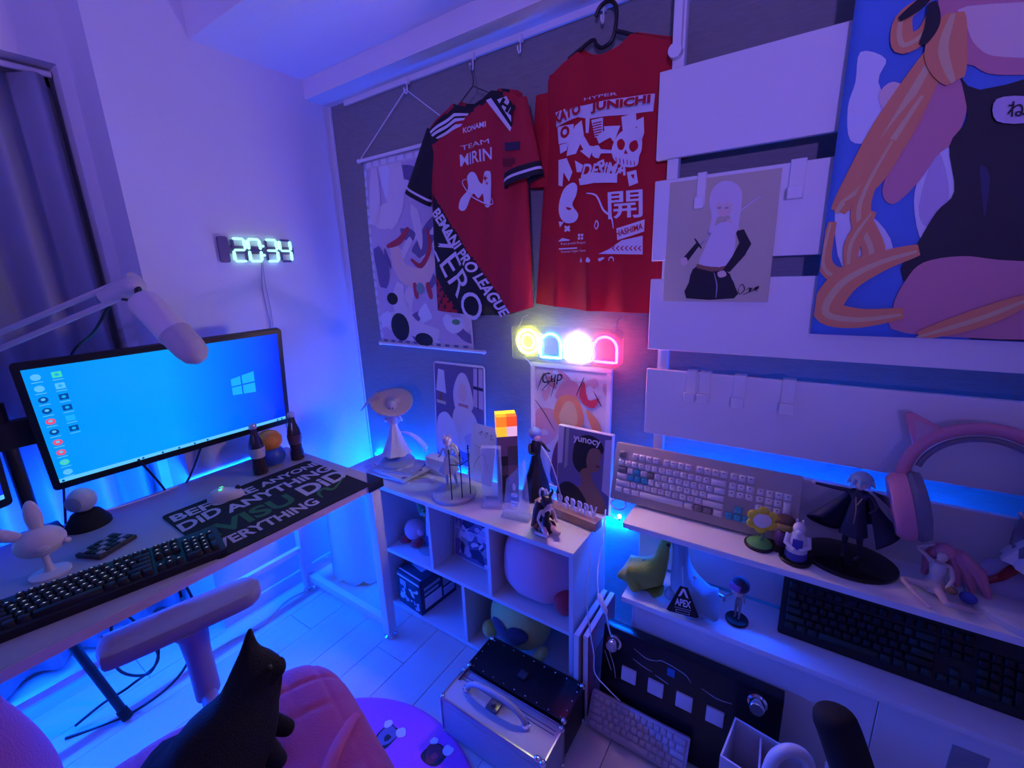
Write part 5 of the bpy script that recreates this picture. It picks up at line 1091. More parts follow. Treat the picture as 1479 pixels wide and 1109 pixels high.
th = thing('keyboard_cable', (1.43, -.16, .66), 'short white coiled keyboard cable end at the rack shelf corner', 'cable')
b = B(); b.tube(cr([(1.47, -.165, .70), (1.45, -.175, .68), (1.475, -.18, .665), (1.50, -.17, .675), (1.49, -.16, .695)], 5, False), .003, 6); b.build('cable_loop', whiteg, th)

# ---- small figures on round black bases
def disk_base(th, p, r, m=None, h=.008): b = B(); b.lathe([(r * .97, 0), (r, .002), (r, h - .002), (r * .95, h), (0, h)], p, 28); b.build('base', m or black, th)
p = V((1.884, -.222, .70)); th = thing('flower_figure', p, 'small yellow flower figure on green and black round base', 'figure')
disk_base(th, p, .036); b = B(); b.lathe([(.031, .008), (.028, .012), (.010, .018), (0, .019)], p, 24); b.build('grass_mound', M('fig_green', (.10, .42, .10), .5), th)
b = B(); b.tube(cr([p + V((0, 0, .016)), p + V((.006, -.002, .032)), p + V((.002, -.002, .05))], 4, False), .0045, 8); b.build('stem', M('fig_stem', (.12, .30, .16), .5), th)
fm = T(p + V((0, -.004, .078))) @ rotm(0, 0, 15)
for k in range(6):
    a = k / 6 * 6.2832 + .5; b = B(); b.ell((.024 * math.cos(a), .0, .024 * math.sin(a)), (.015, .006, .015), mtx=fm, n=12); b.build('petal', M('fig_yellow', (.80, .68, .05), .45), th)
b = B(); b.ell((0, -.004, 0), (.022, .007, .021), mtx=fm, n=18); b.build('flower_centre', M('fig_offwhite', (.80, .80, .78), .45), th)
p = V((1.935, -.198, .70)); th = thing('child_figure', p, 'small brown-haired figure in purple sweater on black base', 'figure')
disk_base(th, p, .036); b = B(); b.lathe([(.016, .008), (.019, .02), (.020, .036), (.012, .048), (0, .05)], p, 20); b.build('sweater', M('fig_purple', (.13, .05, .22), .6), th)
b = B(); b.ell(p + V((0, 0, .066)), (.022, .020, .019), n=18); b.build('head', M('fig_tan', (.60, .42, .12), .5), th)
b = B(); b.ell(p + V((0, .004, .074)), (.025, .022, .017), n=18); b.build('hair', M('fig_brown', (.13, .07, .05), .5), th)
p = V((1.966, -.243, .70)); th = thing('robed_figure', p, 'small white robed figure with blue apron on black base', 'figure')
disk_base(th, p, .036); fw = M('fig_porcelain', (.74, .74, .80), .4); fb = M('fig_robe_blue', (.06, .07, .42), .5)
b = B(); b.lathe([(.022, .008), (.023, .03), (.020, .06), (.012, .078), (0, .08)], p, 20); b.build('robe', fw, th)
b = B(); b.lathe([(.024, .010), (.0245, .026), (.022, .030)], p, 20); b.box(p + V((0, -.021, .055)), (.022, .004, .026), None, .001); b.build('apron', fb, th)
b = B(); b.ell(p + V((0, -.002, .090)), (.014, .015, .016), n=16); b.ell(p + V((0, -.014, .086)), (.008, .009, .007), n=12); b.ell(p + V((-.006, .004, .106)), (.003, .003, .007), n=8); b.ell(p + V((.006, .004, .106)), (.003, .003, .007), n=8); b.build('head', fw, th)
for s in (-1, 1):
    b = B(); b.tube([p + V((s * .020, 0, .07)), p + V((s * .024, -.012, .05)), p + V((s * .006, -.026, .042))], [.007, .0065, .005], 8); b.build('arm', fw, th)
# ---- caped dark statuette
p = V((2.075, -.185, .70)); th = thing('caped_statuette', p, 'dark caped statuette with pale blue hair and outstretched arm on oval base', 'figure')
b = B(); b.lathe([(.082, 0), (.084, .003), (.084, .009), (.08, .011), (0, .011)], p, 40, sx=1.18); b.build('base', M('gloss_black', (.008, .008, .012), .15), th)
navy = M('fig_navy', (.018, .020, .06), .55)
mx_, o = hum(th, p + V((.0, .0, .010)), .235, -8, dict(elL=(-.22, -.02, .765), haL=(-.38, -.03, .77), elR=(.16, -.04, .66), haR=(.10, -.10, .60), knR=(.07, -.06, .27), anR=(.09, .0, .06)), navy)
b = B()
def cp(u, v):
    a = rad(-130 + 260 * u) ; r = .07 + .26 * v * (1 + .25 * math.sin(u * 11)); return mx_ @ V((r * math.sin(a) * 1.05, .02 + r * .55 * math.cos(a), .78 - .46 * v + .10 * v * v * math.cos(u * 9)))
b.grid(cp, 40, 14); o = b.build('cape', navy, th); o.modifiers.new('s', 'SOLIDIFY').thickness = .003
b = B(); b.lathe([(.05, .72), (.07, .60), (.10, .42), (.12, .30), (.04, .45)], (0, 0, 0), 20, mtx=mx_, wave=.08, wn=5); b.build('coat', navy, th)
b = B(); b.ell((0, .012, .905), (.092, .092, .085), mtx=mx_, n=20)
for k in range(7): a = rad(150 + k * 40); b.tube([mx_ @ V((.07 * math.cos(a), .07 * math.sin(a), .92)), mx_ @ V((.12 * math.cos(a), .10 * math.sin(a), .85))], [.008, .001], 6)
b.build('hair', M('fig_hair_ice', (.30, .48, .66), .5), th)
b = B(); b.ell((0, -.058, .87), (.05, .03, .05), mtx=mx_); b.build('face', skinm, th)
b = B(); b.ell((-.385, -.03, .77), (.022, .018, .020), mtx=mx_, n=10); b.build('hand', skinm, th)
b = B(); b.tube([mx_ @ V((-.02, -.075, .74)), mx_ @ V((0, -.085, .60)), mx_ @ V((0, -.09, .40))], .0016, 6); b.tube([mx_ @ V((.03, -.075, .74)), mx_ @ V((0, -.085, .66))], .0016, 6); b.build('gold_trim', M('fig_gold', (.45, .30, .15), .4, .5), th)
for k in range(5):
    b = B(); b.tube(cr([mx_ @ V((.10, .02, .80)), mx_ @ V((.25, .02, .76 - .02 * k)), mx_ @ V((.46, 0, .66 - .04 * k))], 5, False), .0013, 5); b.build('ribbon', navy, th)
# ---- pink-haired reclining statuette
p = V((2.225, -.225, .70)); th = thing('reclining_statuette', p, 'pale statuette with long pink hair sitting on the rack shelf', 'figure')
pk_s = M('fig_pale_skin', (.68, .52, .55), .5); pkh = M('fig_hair_pink', (.66, .24, .34), .5)
mx_, o = hum(th, p, .21, -20, dict(pel=(0, .0, .10), wst=(0, .03, .19), che=(0, .05, .30), nec=(0, .05, .40), hea=(.02, .03, .475), top=(.025, .04, .535), shL=(-.085, .05, .365), shR=(.085, .05, .36), elL=(-.19, .02, .46), haL=(-.06, .05, .54), elR=(.13, .0, .24), haR=(.10, -.05, .13), hiL=(-.05, -.02, .08), hiR=(.05, -.02, .08), knL=(-.24, -.12, .10), knR=(.14, -.24, .09), anL=(-.02, -.30, .05), anR=(.32, -.10, .05), toL=(.06, -.33, .03), toR=(.38, -.06, .03)), pk_s)
b = B(); b.lathe([(.05, .36), (.07, .30), (.055, .20), (.085, .10), (.10, .04), (0, .03)], (0, .03, 0), 22, mtx=mx_); b.build('dress', M('fig_dress_white', (.66, .64, .72), .55), th)
b = B(); b.ell((.02, .05, .50), (.082, .085, .085), mtx=mx_, n=18)
for s in (-.10, -.05, .04, .10, .16): b.tube([mx_ @ V((s * .6 + .02, .08, .52)), mx_ @ V((s * 1.4 + .05, .15, .34)), mx_ @ V((s * 1.9 + .08, .17, .10))], [.010, .014, .006], 8)
b.build('hair', pkh, th)
b = B(); b.ell((.02, -.03, .465), (.045, .03, .052), mtx=mx_); b.build('face', pk_s, th)
b = B(); b.ell((.14, -.04, .14), (.05, .04, .04), mtx=mx_, n=12); b.build('toy_in_hand', M('fig_brown2', (.25, .13, .09), .6), th)
b = B(); b.ell((.26, .02, .10), (.07, .05, .06), mtx=mx_, n=14); b.build('blue_cushion', M('fig_cushion', (.05, .08, .40), .7), th)
# ---- statuette with red boots
p = V((2.385, -.205, .70)); th = thing('booted_statuette', p, 'striding statuette with red boots and white ruffled dress on pale round base', 'figure')
b = B(); b.lathe([(.10, 0), (.102, .004), (.102, .016), (.096, .02), (0, .02)], p, 40); b.build('base', M('fig_base_white', (.55, .56, .66), .35), th)
mx_, o = hum(th, p + V((.0, .01, .020)), .27, -15, dict(knL=(-.13, -.06, .33), anL=(-.20, -.02, .14), toL=(-.27, -.06, .09), elL=(-.16, -.05, .70), haL=(-.20, -.12, .76)), pk_s)
b = B(); b.lathe([(.05, .76), (.075, .68), (.055, .60), (.14, .48), (.22, .36), (.23, .33), (.06, .46)], (0, 0, 0), 28, mtx=mx_, wave=.10, wn=9); b.build('dress', M('fig_dress_white', (.66, .64, .72), .55), th)
rb = M('fig_boot_red', (.32, .015, .03), .35)
b = B(); b.tube([mx_ @ V((-.12, -.06, .32)), mx_ @ V((-.20, -.02, .14)), mx_ @ V((-.28, -.07, .085))], [.011, .008, .007], 10); b.build('boot', rb, th)
b = B(); b.tube([mx_ @ V((.05, -.01, .30)), mx_ @ V((.05, 0, .06)), mx_ @ V((.05, -.08, .02))], [.011, .008, .007], 10); b.build('boot', rb, th)
b = B(); b.ell((0, .015, .895), (.085, .09, .088), mtx=mx_, n=18); b.lathe([(.07, .90), (.12, .74), (.10, .60), (.02, .52)], (0, .05, 0), 18, mtx=mx_, wave=.12, wn=6); b.build('hair', M('fig_hair_brown', (.10, .05, .06), .5), th)
b = B(); b.lathe([(.16, .93), (.20, .95), (.09, 1.02), (.08, 1.10), (0, 1.11)], (0, .01, 0), 28, mtx=mx_); b.build('hat', M('fig_hat_pink', (.55, .16, .28), .6), th)
b = B(); b.ell((0, -.058, .868), (.048, .03, .05), mtx=mx_); b.build('face', pk_s, th)

# ---- pink cat-ear headset
hpk = M('headset_pink', (.72, .26, .36), .45); hgr = M('headset_pad', (.20, .19, .26), .8)
hc = V((2.275, -.205, .70)); th = thing('cat_ear_headset', hc, 'pink cat-ear headset with grey ear pads leaning against the rack panel', 'headset')
hm = T(hc) @ rotm(-9, 0, 0)
def arc(r, z0, sx=1, a0=-12, a1=192, n=28, y=0): return [hm @ V((r * sx * math.cos(rad(a0 + (a1 - a0) * k / n)), y, z0 + r * math.sin(rad(a0 + (a1 - a0) * k / n)))) for k in range(n + 1)]
b = B(); b.tube(arc(.128, .250, 1.0), .0155, 10, flat=.7); b.build('headband', hpk, th)
b = B(); b.tube(arc(.107, .248, 1.0, 15, 165), .006, 8); b.build('band_pad', hgr, th)
for s in (-1, 1):
    pol = lambda r, a_: (s * r * math.cos(rad(a_)), .250 + r * math.sin(rad(a_)))
    em = hm @ T(0, .012, 0) @ rotm(90, 0, 0)
    b = B(); b.prism([pol(.130, 28), pol(.130, 60), pol(.196, 49), pol(.200, 45)], .024, em, .004); b.build('cat_ear', hpk, th)
    b = B(); b.prism([pol(.144, 36), pol(.144, 54), pol(.178, 48), pol(.180, 46)], .003, hm @ T(0, -.012, 0) @ rotm(90, 0, 0), .0008); b.build('ear_inset', M('headset_inset', (.60, .34, .44), .5), th)
    cm2 = hm @ T(s * .118, -.004, .178) @ Matrix.Rotation(rad(s * 14), 4, 'Y')
    b = B(); b.lathe([(.0, -.024), (.050, -.022), (.058, -.010), (.058, .012), (.05, .016)], (0, 0, 0), 28, Matrix.Rotation(rad(-s * 90), 4, 'Y'), cm2, sx=1.35); b.build('earcup', hpk, th)
    b = B(); b.lathe([(.056, .012), (.060, .022), (.056, .038), (.040, .042), (.034, .030), (0, .028)], (0, 0, 0), 28, Matrix.Rotation(rad(-s * 90), 4, 'Y'), cm2, sx=1.35); b.build('ear_pad', hgr, th)
    b = B(); b.box((s * .128, 0, .235), (.016, .022, .050), hm, .004); b.build('slider', M('headset_rose', (.58, .20, .30), .4), th)

hs = V((2.352, -.160, .70)); th = thing('headset_rest', hs, 'rounded lavender headset rest on the shelf beneath the cat-ear headset', 'headset stand')
b = B(); b.lathe([(.062, 0), (.064, .01), (.058, .045), (.040, .075), (.015, .088), (0, .09)], hs, 32, sy=.55); b.build('rest_body', M('rest_lavender', (.42, .40, .62), .55), th)
b = B(); b.lathe([(.066, 0), (.068, .003), (.064, .008)], hs, 32, sy=.6); b.build('rest_foot', M('rest_foot', (.35, .33, .50), .5), th)

# ---- lower shelf: plush dinosaurs, chibi figure, big black keyboard
SZ2 = .446
def dino(p, yaw, col, label, s=1.0):
    p = V(p); th = thing('plush_dinosaur', p, label, 'plush toy', 'long-necked plush dinosaurs'); m = T(p) @ rotm(0, 0, yaw) @ Matrix.Scale(s, 4)
    J = dict(b0=((.045, 0, .046), .034), b1=((.012, 0, .054), .040), b2=((-.020, 0, .062), .035), n1=((-.036, 0, .105), .025), n2=((-.040, 0, .145), .022), h=((-.046, 0, .180), .026), sn=((-.064, 0, .175), .021), t1=((.078, 0, .030), .018), t2=((.098, 0, .022), .008))
    for n, x_, y_ in (('fl', -.025, -.030), ('fr', -.025, .030), ('bl', .042, -.032), ('br', .042, .032)): J[n] = ((x_, y_, .035), .024); J[n + '2'] = ((x_ - .012, y_ * 1.75, .016), .015)
    bones = [('b0', 'b1'), ('b1', 'b2'), ('b2', 'n1'), ('n1', 'n2'), ('n2', 'h'), ('h', 'sn'), ('b0', 't1'), ('t1', 't2'), ('b2', 'fl'), ('b2', 'fr'), ('b0', 'bl'), ('b0', 'br')] + [(n, n + '2') for n in ('fl', 'fr', 'bl', 'br')]
    skin('body', {k: (m @ V(a), r * s) for k, (a, r) in J.items()}, bones, 'b1', col, th)
    for y_ in (-1, 1):
        b = B(); b.ell((-.054, y_ * .0235, .186), (.0055, .004, .0055), mtx=m, n=12); b.build('eye', black, th)
    b = B(); b.box((.012, 0, .098), (.018, .002, .012), m, .001); b.build('care_tag', cardb, th)
    return th, m
dino((1.598, -.225, SZ2), 192, fab('plush_green', (.32, .40, .05)), 'olive green long-necked plush dinosaur at the cabinet top end', .98)
th, dm = dino((1.722, -.232, SZ2), -32, fab('plush_blue', (.22, .42, .55)), 'pale blue long-necked plush dinosaur wearing a black paper tag', 1.06)
tg0 = V((1.724, -.322, SZ2 + .034)); th = thing('paper_tag', tg0, 'black triangular paper tag with white lettering on the blue plush dinosaur', 'tag')
tgm = MF(tg0, (1, .12, .04), (-.02, .28, 1))
b = B(); b.prism([(-.043, .004), (-.036, 0), (.036, 0), (.043, .004), (.010, .078), (-.010, .078)], .0012, tgm @ T(0, 0, -.0012)); b.build('card', M('tag_black', (.012, .010, .016), .5), th)
b = B(); b.tube([tgm @ V((0, .072, .001)), tgm @ V((-.006, .092, -.02)), V((1.700, -.236, SZ2 + .125))], .0008, 5); b.build('string', cardb, th)
tq = lambda x_, y_: tgm @ V((x_, y_, .0004)); tn = tgm.to_3x3() @ V((0, 0, 1))
tag(art('tag_mark', [(inkw, [(-.014, .048), (-.004, .072), (.004, .072), (.014, .048), (.008, .050), (.004, .056), (-.004, .056), (-.008, .050)]), (M('tag_black'), [(-.004, .056), (.004, .056), (0, .066)]), (inkw, [(-.022, .0165), (.022, .0165), (.022, .0175), (-.022, .0175)]), (inkw, [(-.018, .004), (.018, .004), (.018, .012), (-.018, .012)]), (M('tag_black'), [(-.017, .005), (.017, .005), (.017, .011), (-.017, .011)])], th, lambda p: tq(*p), tn, .0002), kind='stuff')
text_quad('APEX', tq(-.021, .023), tq(.021, .023), tq(-.021, .043), inkw, th, bold=.03, nrm=tn, lift=.0006)
p = V((1.852, -.225, SZ2)); th = thing('goggled_figure', p, 'small big-headed figure with dark goggles helmet on round black base', 'figure')
disk_base(th, p, .030)
mx_, o = hum(th, p + V((0, 0, .008)), .115, -25, dict(elL=(-.17, -.06, .62), haL=(-.30, -.16, .52)), M('fig_khaki', (.35, .28, .26), .6), fat=1.15, head=1.5)
b = B(); b.ell((0, 0, .96), (.21, .20, .20), mtx=mx_, n=20); b.build('helmet', M('fig_helmet', (.05, .03, .08), .4), th)
b = B(); b.box((-.02, -.17, .96), (.26, .12, .16), mx_, .03); b.build('goggles', M('fig_goggle', (.45, .16, .50), .2), th)
b = B(); b.ell((0, -.10, .80), (.14, .11, .10), mtx=mx_, n=14); b.build('face', skinm, th)
b = B(); b.box((-.36, -.22, .52), (.20, .06, .07), mx_, .012); b.box((-.28, -.16, .44), (.05, .05, .14), mx_, .012); b.build('pistol', M('fig_silver', (.5, .5, .55), .3, .8), th)
gcap = M('keycap_deep_green', (.012, .035, .030), .5); bcap2 = M('keycap_jet', (.008, .008, .010), .5)
vb2 = V((0, .066, .155)).normalized(); kb2 = V((1.928, -.215, SZ2 + .002))
keyboard('black_keyboard', 'large black keyboard with dark green keys leaning on the cabinet top', MF(kb2 + V((.262, 0, 0)) + vb2 * .082, (1, 0, 0), vb2), FULL, black, bcap2, colour=lambda r, k: gcap if (k == 0 or (k in (13, 14, 12) and r in (1, 2, 3, 4)) or r == 5) else None, margin=(.014, .014, .020, .014), casez=.02, u=.0200, caph=.007)

# ============================================================ FLOOR BY THE CABINET
# game controller board standing on edge
gm = MF((1.490, -.352, .004), (1, 0, 0), (0, .13, 1)); GW, GH = .495, .325
th = thing('game_controller', (1.735, -.30, 0), 'black arcade-style controller board with knobs and square buttons on edge', 'game controller')
b = B(); b.box((GW / 2, GH / 2, -.020), (GW, GH, .040), gm, .003); b.build('board', M('controller_black', (.010, .009, .014), .25), th)
def knob(u, v): 
    b = B(); b.lathe([(.024, 0), (.024, .006), (.019, .009), (.0185, .030), (.016, .033), (0, .033)], (0, 0, 0), 28, mtx=gm @ T(u, v, 0)); b.build('knob', chrome, th)
knob(.038, GH - .045); knob(GW - .058, GH - .035)
for k, cxx in enumerate((.092, .175, .258, .341)):
    b = B(); b.box((cxx, GH - .135, .003), (.046, .046, .008), gm, .002); b.build('square_button', M('button_white', (.66, .62, .66), .35), th)
b = B(); b.box((.215, GH - .062, .003), (.022, .024, .007), gm, .002); b.build('start_button', M('button_blue', (.02, .16, .42), .35), th)
gl_ = M('controller_line', (.38, .36, .40), .4)
A = [(gl_, stroke(q_, .0035)) for q_ in ([(.010, GH - .06), (.04, GH - .125), (.05, GH - .17)], [(.008, GH - .09), (.035, GH - .15)], [(.10, GH - .04), (.14, GH - .055), (.17, GH - .048)], [(.17, GH - .048), (.19, GH - .040), (.25, GH - .050), (.27, GH - .068)], [(.10, GH - .075), (.13, GH - .085), (.16, GH - .09)], [(.30, GH - .07), (.34, GH - .08), (.38, GH - .075)], [(.17, GH - .095), (.21, GH - .105)])]
art('line_print', A, th, lambda p: gm @ V((p[0], p[1], .0003)), gm.to_3x3() @ V((0, 0, 1)), .0001)
# small keyboard leaning on it
scap = M('keycap_lilac', (.52, .46, .54), .5)
vb3 = V((0, .055, .100)).normalized(); k3 = V((1.475, -.415, .006))
keyboard('small_keyboard', 'small pale compact keyboard standing against the arcade controller', MF(k3 + V((.152, 0, 0)) + vb3 * .054 + V((0, 0, .006)), V((1, 0, .0)), vb3), SIXTY, M('kb_case_lilac', (.50, .45, .54), .5), scap, margin=(.006, .006, .006, .006), casez=.014, caph=.006, u=.0193)
# upright game cases between shelf and cabinet
for i, (x0, c, lab) in enumerate(((1.420, (.45, .42, .46), 'white-edged flat case standing upright against the cube shelf side'), (1.447, (.36, .03, .05), 'red flat case standing upright beside the white-edged case'))):
    th = thing('flat_case', (x0 + .01, -.27, 0), lab, 'case'); y0 = -.392 + i * .012
    b = B(); b.bx(x0, x0 + .020, y0, -.15, 0, .315, .0015, seg=1); b.build('cover', M('case_cover%d' % i, c, .4), th)
    b = B(); b.bx(x0 + .002, x0 + .018, y0 - .0015, y0 + .001, .004, .313); b.bx(x0 + .002, x0 + .018, y0, -.152, .314, .3165); b.build('edge_strip', cardb, th)
    b = B(); b.bx(x0 + .0202, x0 + .0208, y0 + .05, y0 + .15, .10, .22); b.build('cover_print', P_['maroon'], th)
# cables and inline switch
th = thing('usb_cable', (1.49, -.32, .35), 'white usb power cable with inline switch hanging between shelf and cabinet', 'cable')
b = B(); b.tube(cr([(1.415, -.128, .62), (1.436, -.20, .55), (1.452, -.28, .49), (1.478, -.335, .452)], 6, False), .0022, 6); b.tube(cr([(1.512, -.352, .405), (1.522, -.358, .37), (1.53, -.36, .345)], 5, False), .0022, 6); b.build('wire', whiteg, th)
b = B(); s0, s1 = V((1.478, -.335, .452)), V((1.512, -.352, .405)); b.tube([s0, s0.lerp(s1, .15), s0.lerp(s1, .85), s1], [.004, .0085, .0085, .004], 10); b.build('switch_body', whiteg, th)
th = thing('white_cable', (1.50, -.35, .2), 'thin white cable looping down in front of the arcade controller', 'cable')
b = B(); b.tube(cr([(1.435, -.30, .56), (1.450, -.36, .44), (1.475, -.385, .34), (1.487, -.385, .27), (1.492, -.386, .20), (1.535, -.386, .165), (1.575, -.384, .140)], 7, False), .0020, 6); b.build('wire', whiteg, th)
# little bare bulbs of the led string
bulb = M('bulb_glow', (.8, .9, 1), .4, emit=30, ecol=(.45, .75, 1))
for i, (bx_, by_, bz_) in enumerate(((1.462, -.118, .603), (.10, -.20, .09), (.062, -.30, .03))):
    th = thing('led_bulb', (bx_, by_, bz_ - .006), ['tiny bright bulb at the shelf end beside the white keyboard', 'tiny bright bulb low in the room corner behind white plush', 'tiny bright bulb near the rear desk leg'][i], 'bulb')
    b = B(); b.ell((bx_, by_, bz_), .0065 if i == 0 else .005, n=10); b.build('glass', bulb, th)
    b = B(); b.cyl((bx_, by_, bz_ - .006), (bx_, by_, bz_ - .016), .004, n=8); b.build('socket', whiteg, th)
    if i == 0: b = B(); b.tube(cr([(1.40, -.112, .5915), (1.425, -.112, .592), (1.455, -.117, .588)], 4, False), .002, 6); b.build('wire', whiteg, th)
# white open carton with hose and papers, black padded tube
th = thing('open_carton', (1.97, -.50, 0), 'white open carton holding loose papers at the cabinet front', 'box')
om = T(1.95, -.50, 0) @ rotm(0, 0, -8)
for nm, a in (('carton_side', (-.075, -.071, -.055, .055, .004, .335)), ('carton_side', (.071, .075, -.055, .055, .004, .335)), ('carton_front', (-.075, .075, -.059, -.055, .004, .335)), ('carton_back', (-.075, .075, .055, .059, .004, .335)), ('carton_bottom', (-.075, .075, -.059, .059, 0, .004))):
    b = B(); b.bx(*a, 0, om); b.build(nm, M('carton_white', (.60, .58, .64), .6), th)
for k in range(3):
    b = B(); b.box((-.02 + k * .03, .01 * k - .01, .19 + .02 * k), (.004, .085, .19), om @ rotm(0, 8 - 8 * k, 5 * k)); b.build('paper_sheet', M('paper_lilac', (.40, .34, .44), .6), th)
th = thing('white_hose', (2.0, -.52, .30), 'thick white hose bent in an arch over the open carton', 'hose')
b = B(); b.tube(cr([(1.955, -.528, .10), (1.958, -.535, .28), (1.97, -.53, .385), (2.005, -.515, .412), (2.035, -.505, .37), (2.05, -.50, .20), (2.05, -.50, .01)], 7, False), .013, 14); b.build('hose_body', M('hose_white', (.66, .68, .76), .35), th)
b = B(); b.tube(cr([(1.985, -.515, .10), (1.992, -.515, .29), (2.005, -.51, .35), (2.02, -.51, .28), (2.02, -.51, .1)], 6, False), .004, 8); b.build('inner_wire', black, th)
th = thing('flat_white_box', (2.14, -.42, 0), 'flat white glossy box standing beside the open carton', 'box')
fm = T(2.13, -.42, 0) @ rotm(0, 0, -6); b = B(); b.box((0, 0, .115), (.11, .13, .23), fm, .003); b.build('box_body', M('box_white', (.62, .62, .72), .2), th)
b = B(); b.box((0, 0, .235), (.112, .132, .012), fm, .002); b.build('lid', M('box_lid', (.70, .70, .78), .15), th)
th = thing('padded_tube', (2.25, -.72, 0), 'long black padded tube leaning toward the low cabinet', 'tube')
b = B(); b.tube(cr([(2.26, -.72, .0), (2.20, -.68, .22), (2.12, -.63, .44), (2.065, -.595, .57), (2.045, -.585, .61), (2.04, -.582, .625)], 4, False), [.036] * 16 + [.034, .031, .026, .018, .006], 20); b.build('padding', blackm, th)
b = B(); b.tube([(2.185, -.672, .26), (2.175, -.666, .285)], .0375, 20); b.build('strap', dark, th)

# ---- aluminium case and black case in front of the shelf
alu = M('case_aluminium', (.42, .45, .50), .5, .2, bump=.1, bscale=300)
def flight(name, label, x0, x1, y0, y1, h, mat, edge, handle=True):
    th = thing(name, ((x0 + x1) / 2, (y0 + y1) / 2, 0), label, 'case')
    b = B(); b.bx(x0, x1, y0, y1, .006, h - .030, .003); b.build('case_body', mat, th)
    b = B(); b.bx(x0, x1, y0, y1, h - .029, h, .003); b.build('lid', mat, th)
    for sx, cx_ in ((1, x0), (-1, x1)):
        for sy, cy_ in ((1, y0), (-1, y1)):
            for zc in (.006, h):
                b = B(); b.ell((cx_ + sx * .004, cy_ + sy * .004, zc - (.004 if zc > .1 else -.004)), (.010, .010, .010), n=10); b.build('corner_cap', chrome, th)
            b = B(); b.bx(cx_ - .002, cx_ + .002, cy_ - .002, cy_ + .002, .012, h - .008); b.build('edge_rail', edge, th)
    for cx_ in (x0, x1):
        b = B(); b.bx(cx_ - .0025, cx_ + .0025, y0 + .01, y1 - .01, h - .004, h + .0022); b.build('edge_rail', edge, th)
    for cy_ in (y0, y1):
        b = B(); b.bx(x0 + .01, x1 - .01, cy_ - .0025, cy_ + .0025, h - .004, h + .0022); b.build('edge_rail', edge, th)
    return th
th = flight('silver_case', 'silver aluminium tool case with curved handle beside the round rug', 1.098, 1.468, -.672, -.556, .150, alu, M('case_rail', (.40, .42, .48), .3, .8))
for yy in (-.590, -.578):
    b = B(); b.bx(1.11, 1.456, yy - .0012, yy + .0012, .1495, .1515); b.build('lid_groove', M('groove', (.16, .17, .22), .5), th)
hx0, hx1, hy = 1.155, 1.375, -.612
b = B(); b.tube(cr([(hx0, hy, .152), (hx0 + .012, hy, .176), (hx0 + .045, hy, .196), ((hx0 + hx1) / 2, hy, .204), (hx1 - .045, hy, .196), (hx1 - .012, hy, .176), (hx1, hy, .152)], 5, False), .0085, 10); b.build('handle', M('handle_grey', (.42, .44, .50), .45), th)
for hx in (hx0, hx1):
    b = B(); b.lathe([(.013, .150), (.013, .158), (.006, .161), (0, .161)], (hx, hy, 0), 16); b.build('handle_mount', chrome, th)
b = B(); b.bx(1.242, 1.282, -.632, -.596, .1505, .160, .003); b.cyl((1.262, -.614, .16), (1.262, -.614, .170), .008, n=14); b.build('latch', M('latch_dark', (.20, .20, .24), .3, .8), th)
for zz in (0,):
    b = B(); b.tube([(1.112, -.556, .154), (1.112, -.60, .154)], .003, 6); b.build('hinge', dark, th)
b = B(); b.ell((1.448, -.668, .152), (.012, .008, .006), n=10); b.build('buckle', chrome, th)
th = flight('black_case', 'black studded flight case between silver case and cube shelf', 1.100, 1.462, -.540, -.402, .150, M('case_black', (.006, .006, .008), .35), black)
for k in range(9):
    for yy in (-.532, -.410):
        b = B(); b.ell((1.118 + k * .041, yy, .1505), (.0028, .0028, .0018), n=8); b.build('stud', chrome, th)
for k in range(3):
    b = B(); b.ell((1.108, -.505 + k * .035, .1505), (.0028, .0028, .0018), n=8); b.build('stud', chrome, th)
    b = B(); b.ell((1.454, -.505 + k * .035, .1505), (.0028, .0028, .0018), n=8); b.build('stud', chrome, th)
b = B(); b.bx(1.265, 1.295, -.490, -.462, .1505, .158, .003); b.build('latch', dark, th)

# ---- round rug
rg = thing('round_rug', (1.03, -1.10, 0), 'round violet pile rug with small printed motifs on the floor', 'rug')
b = B(); b.lathe([(.438, 0), (.445, .004), (.440, .010), (.43, .012), (0, .012)], (1.03, -1.10, 0), 72); b.build('rug_pile', fab('rug_violet', (.55, .09, .60)), rg)
for (u, v, sd) in ((560, 1062, 31), (628, 1088, 44)):
    c_ = pZ(u, v, .012); r = random.Random(sd); A = []
    cols = [P_['black'], P_['maroon'], P_['pale'], P_['red']] if sd == 44 else [P_['black'], P_['dusk'], P_['pale'], P_['black']]
    for k, (dx, dy, s_) in enumerate(((0, 0, .042), (.0, .0, .034), (.03, .028, .018), (-.028, .026, .014), (.006, -.006, .012))): A.append(((P_['black'], cols[1], P_['pale'], P_['pale'], cols[3])[k], [(c_.x + dx + s_ * math.cos(a / 8 * 6.2832) * r.uniform(.7, 1.1), c_.y + dy + s_ * math.sin(a / 8 * 6.2832) * r.uniform(.7, 1.1)) for a in range(8)], 3))
    art('printed_motif', A, rg, lambda p: (p[0], p[1], .0122), (0, 0, 1), .0003)

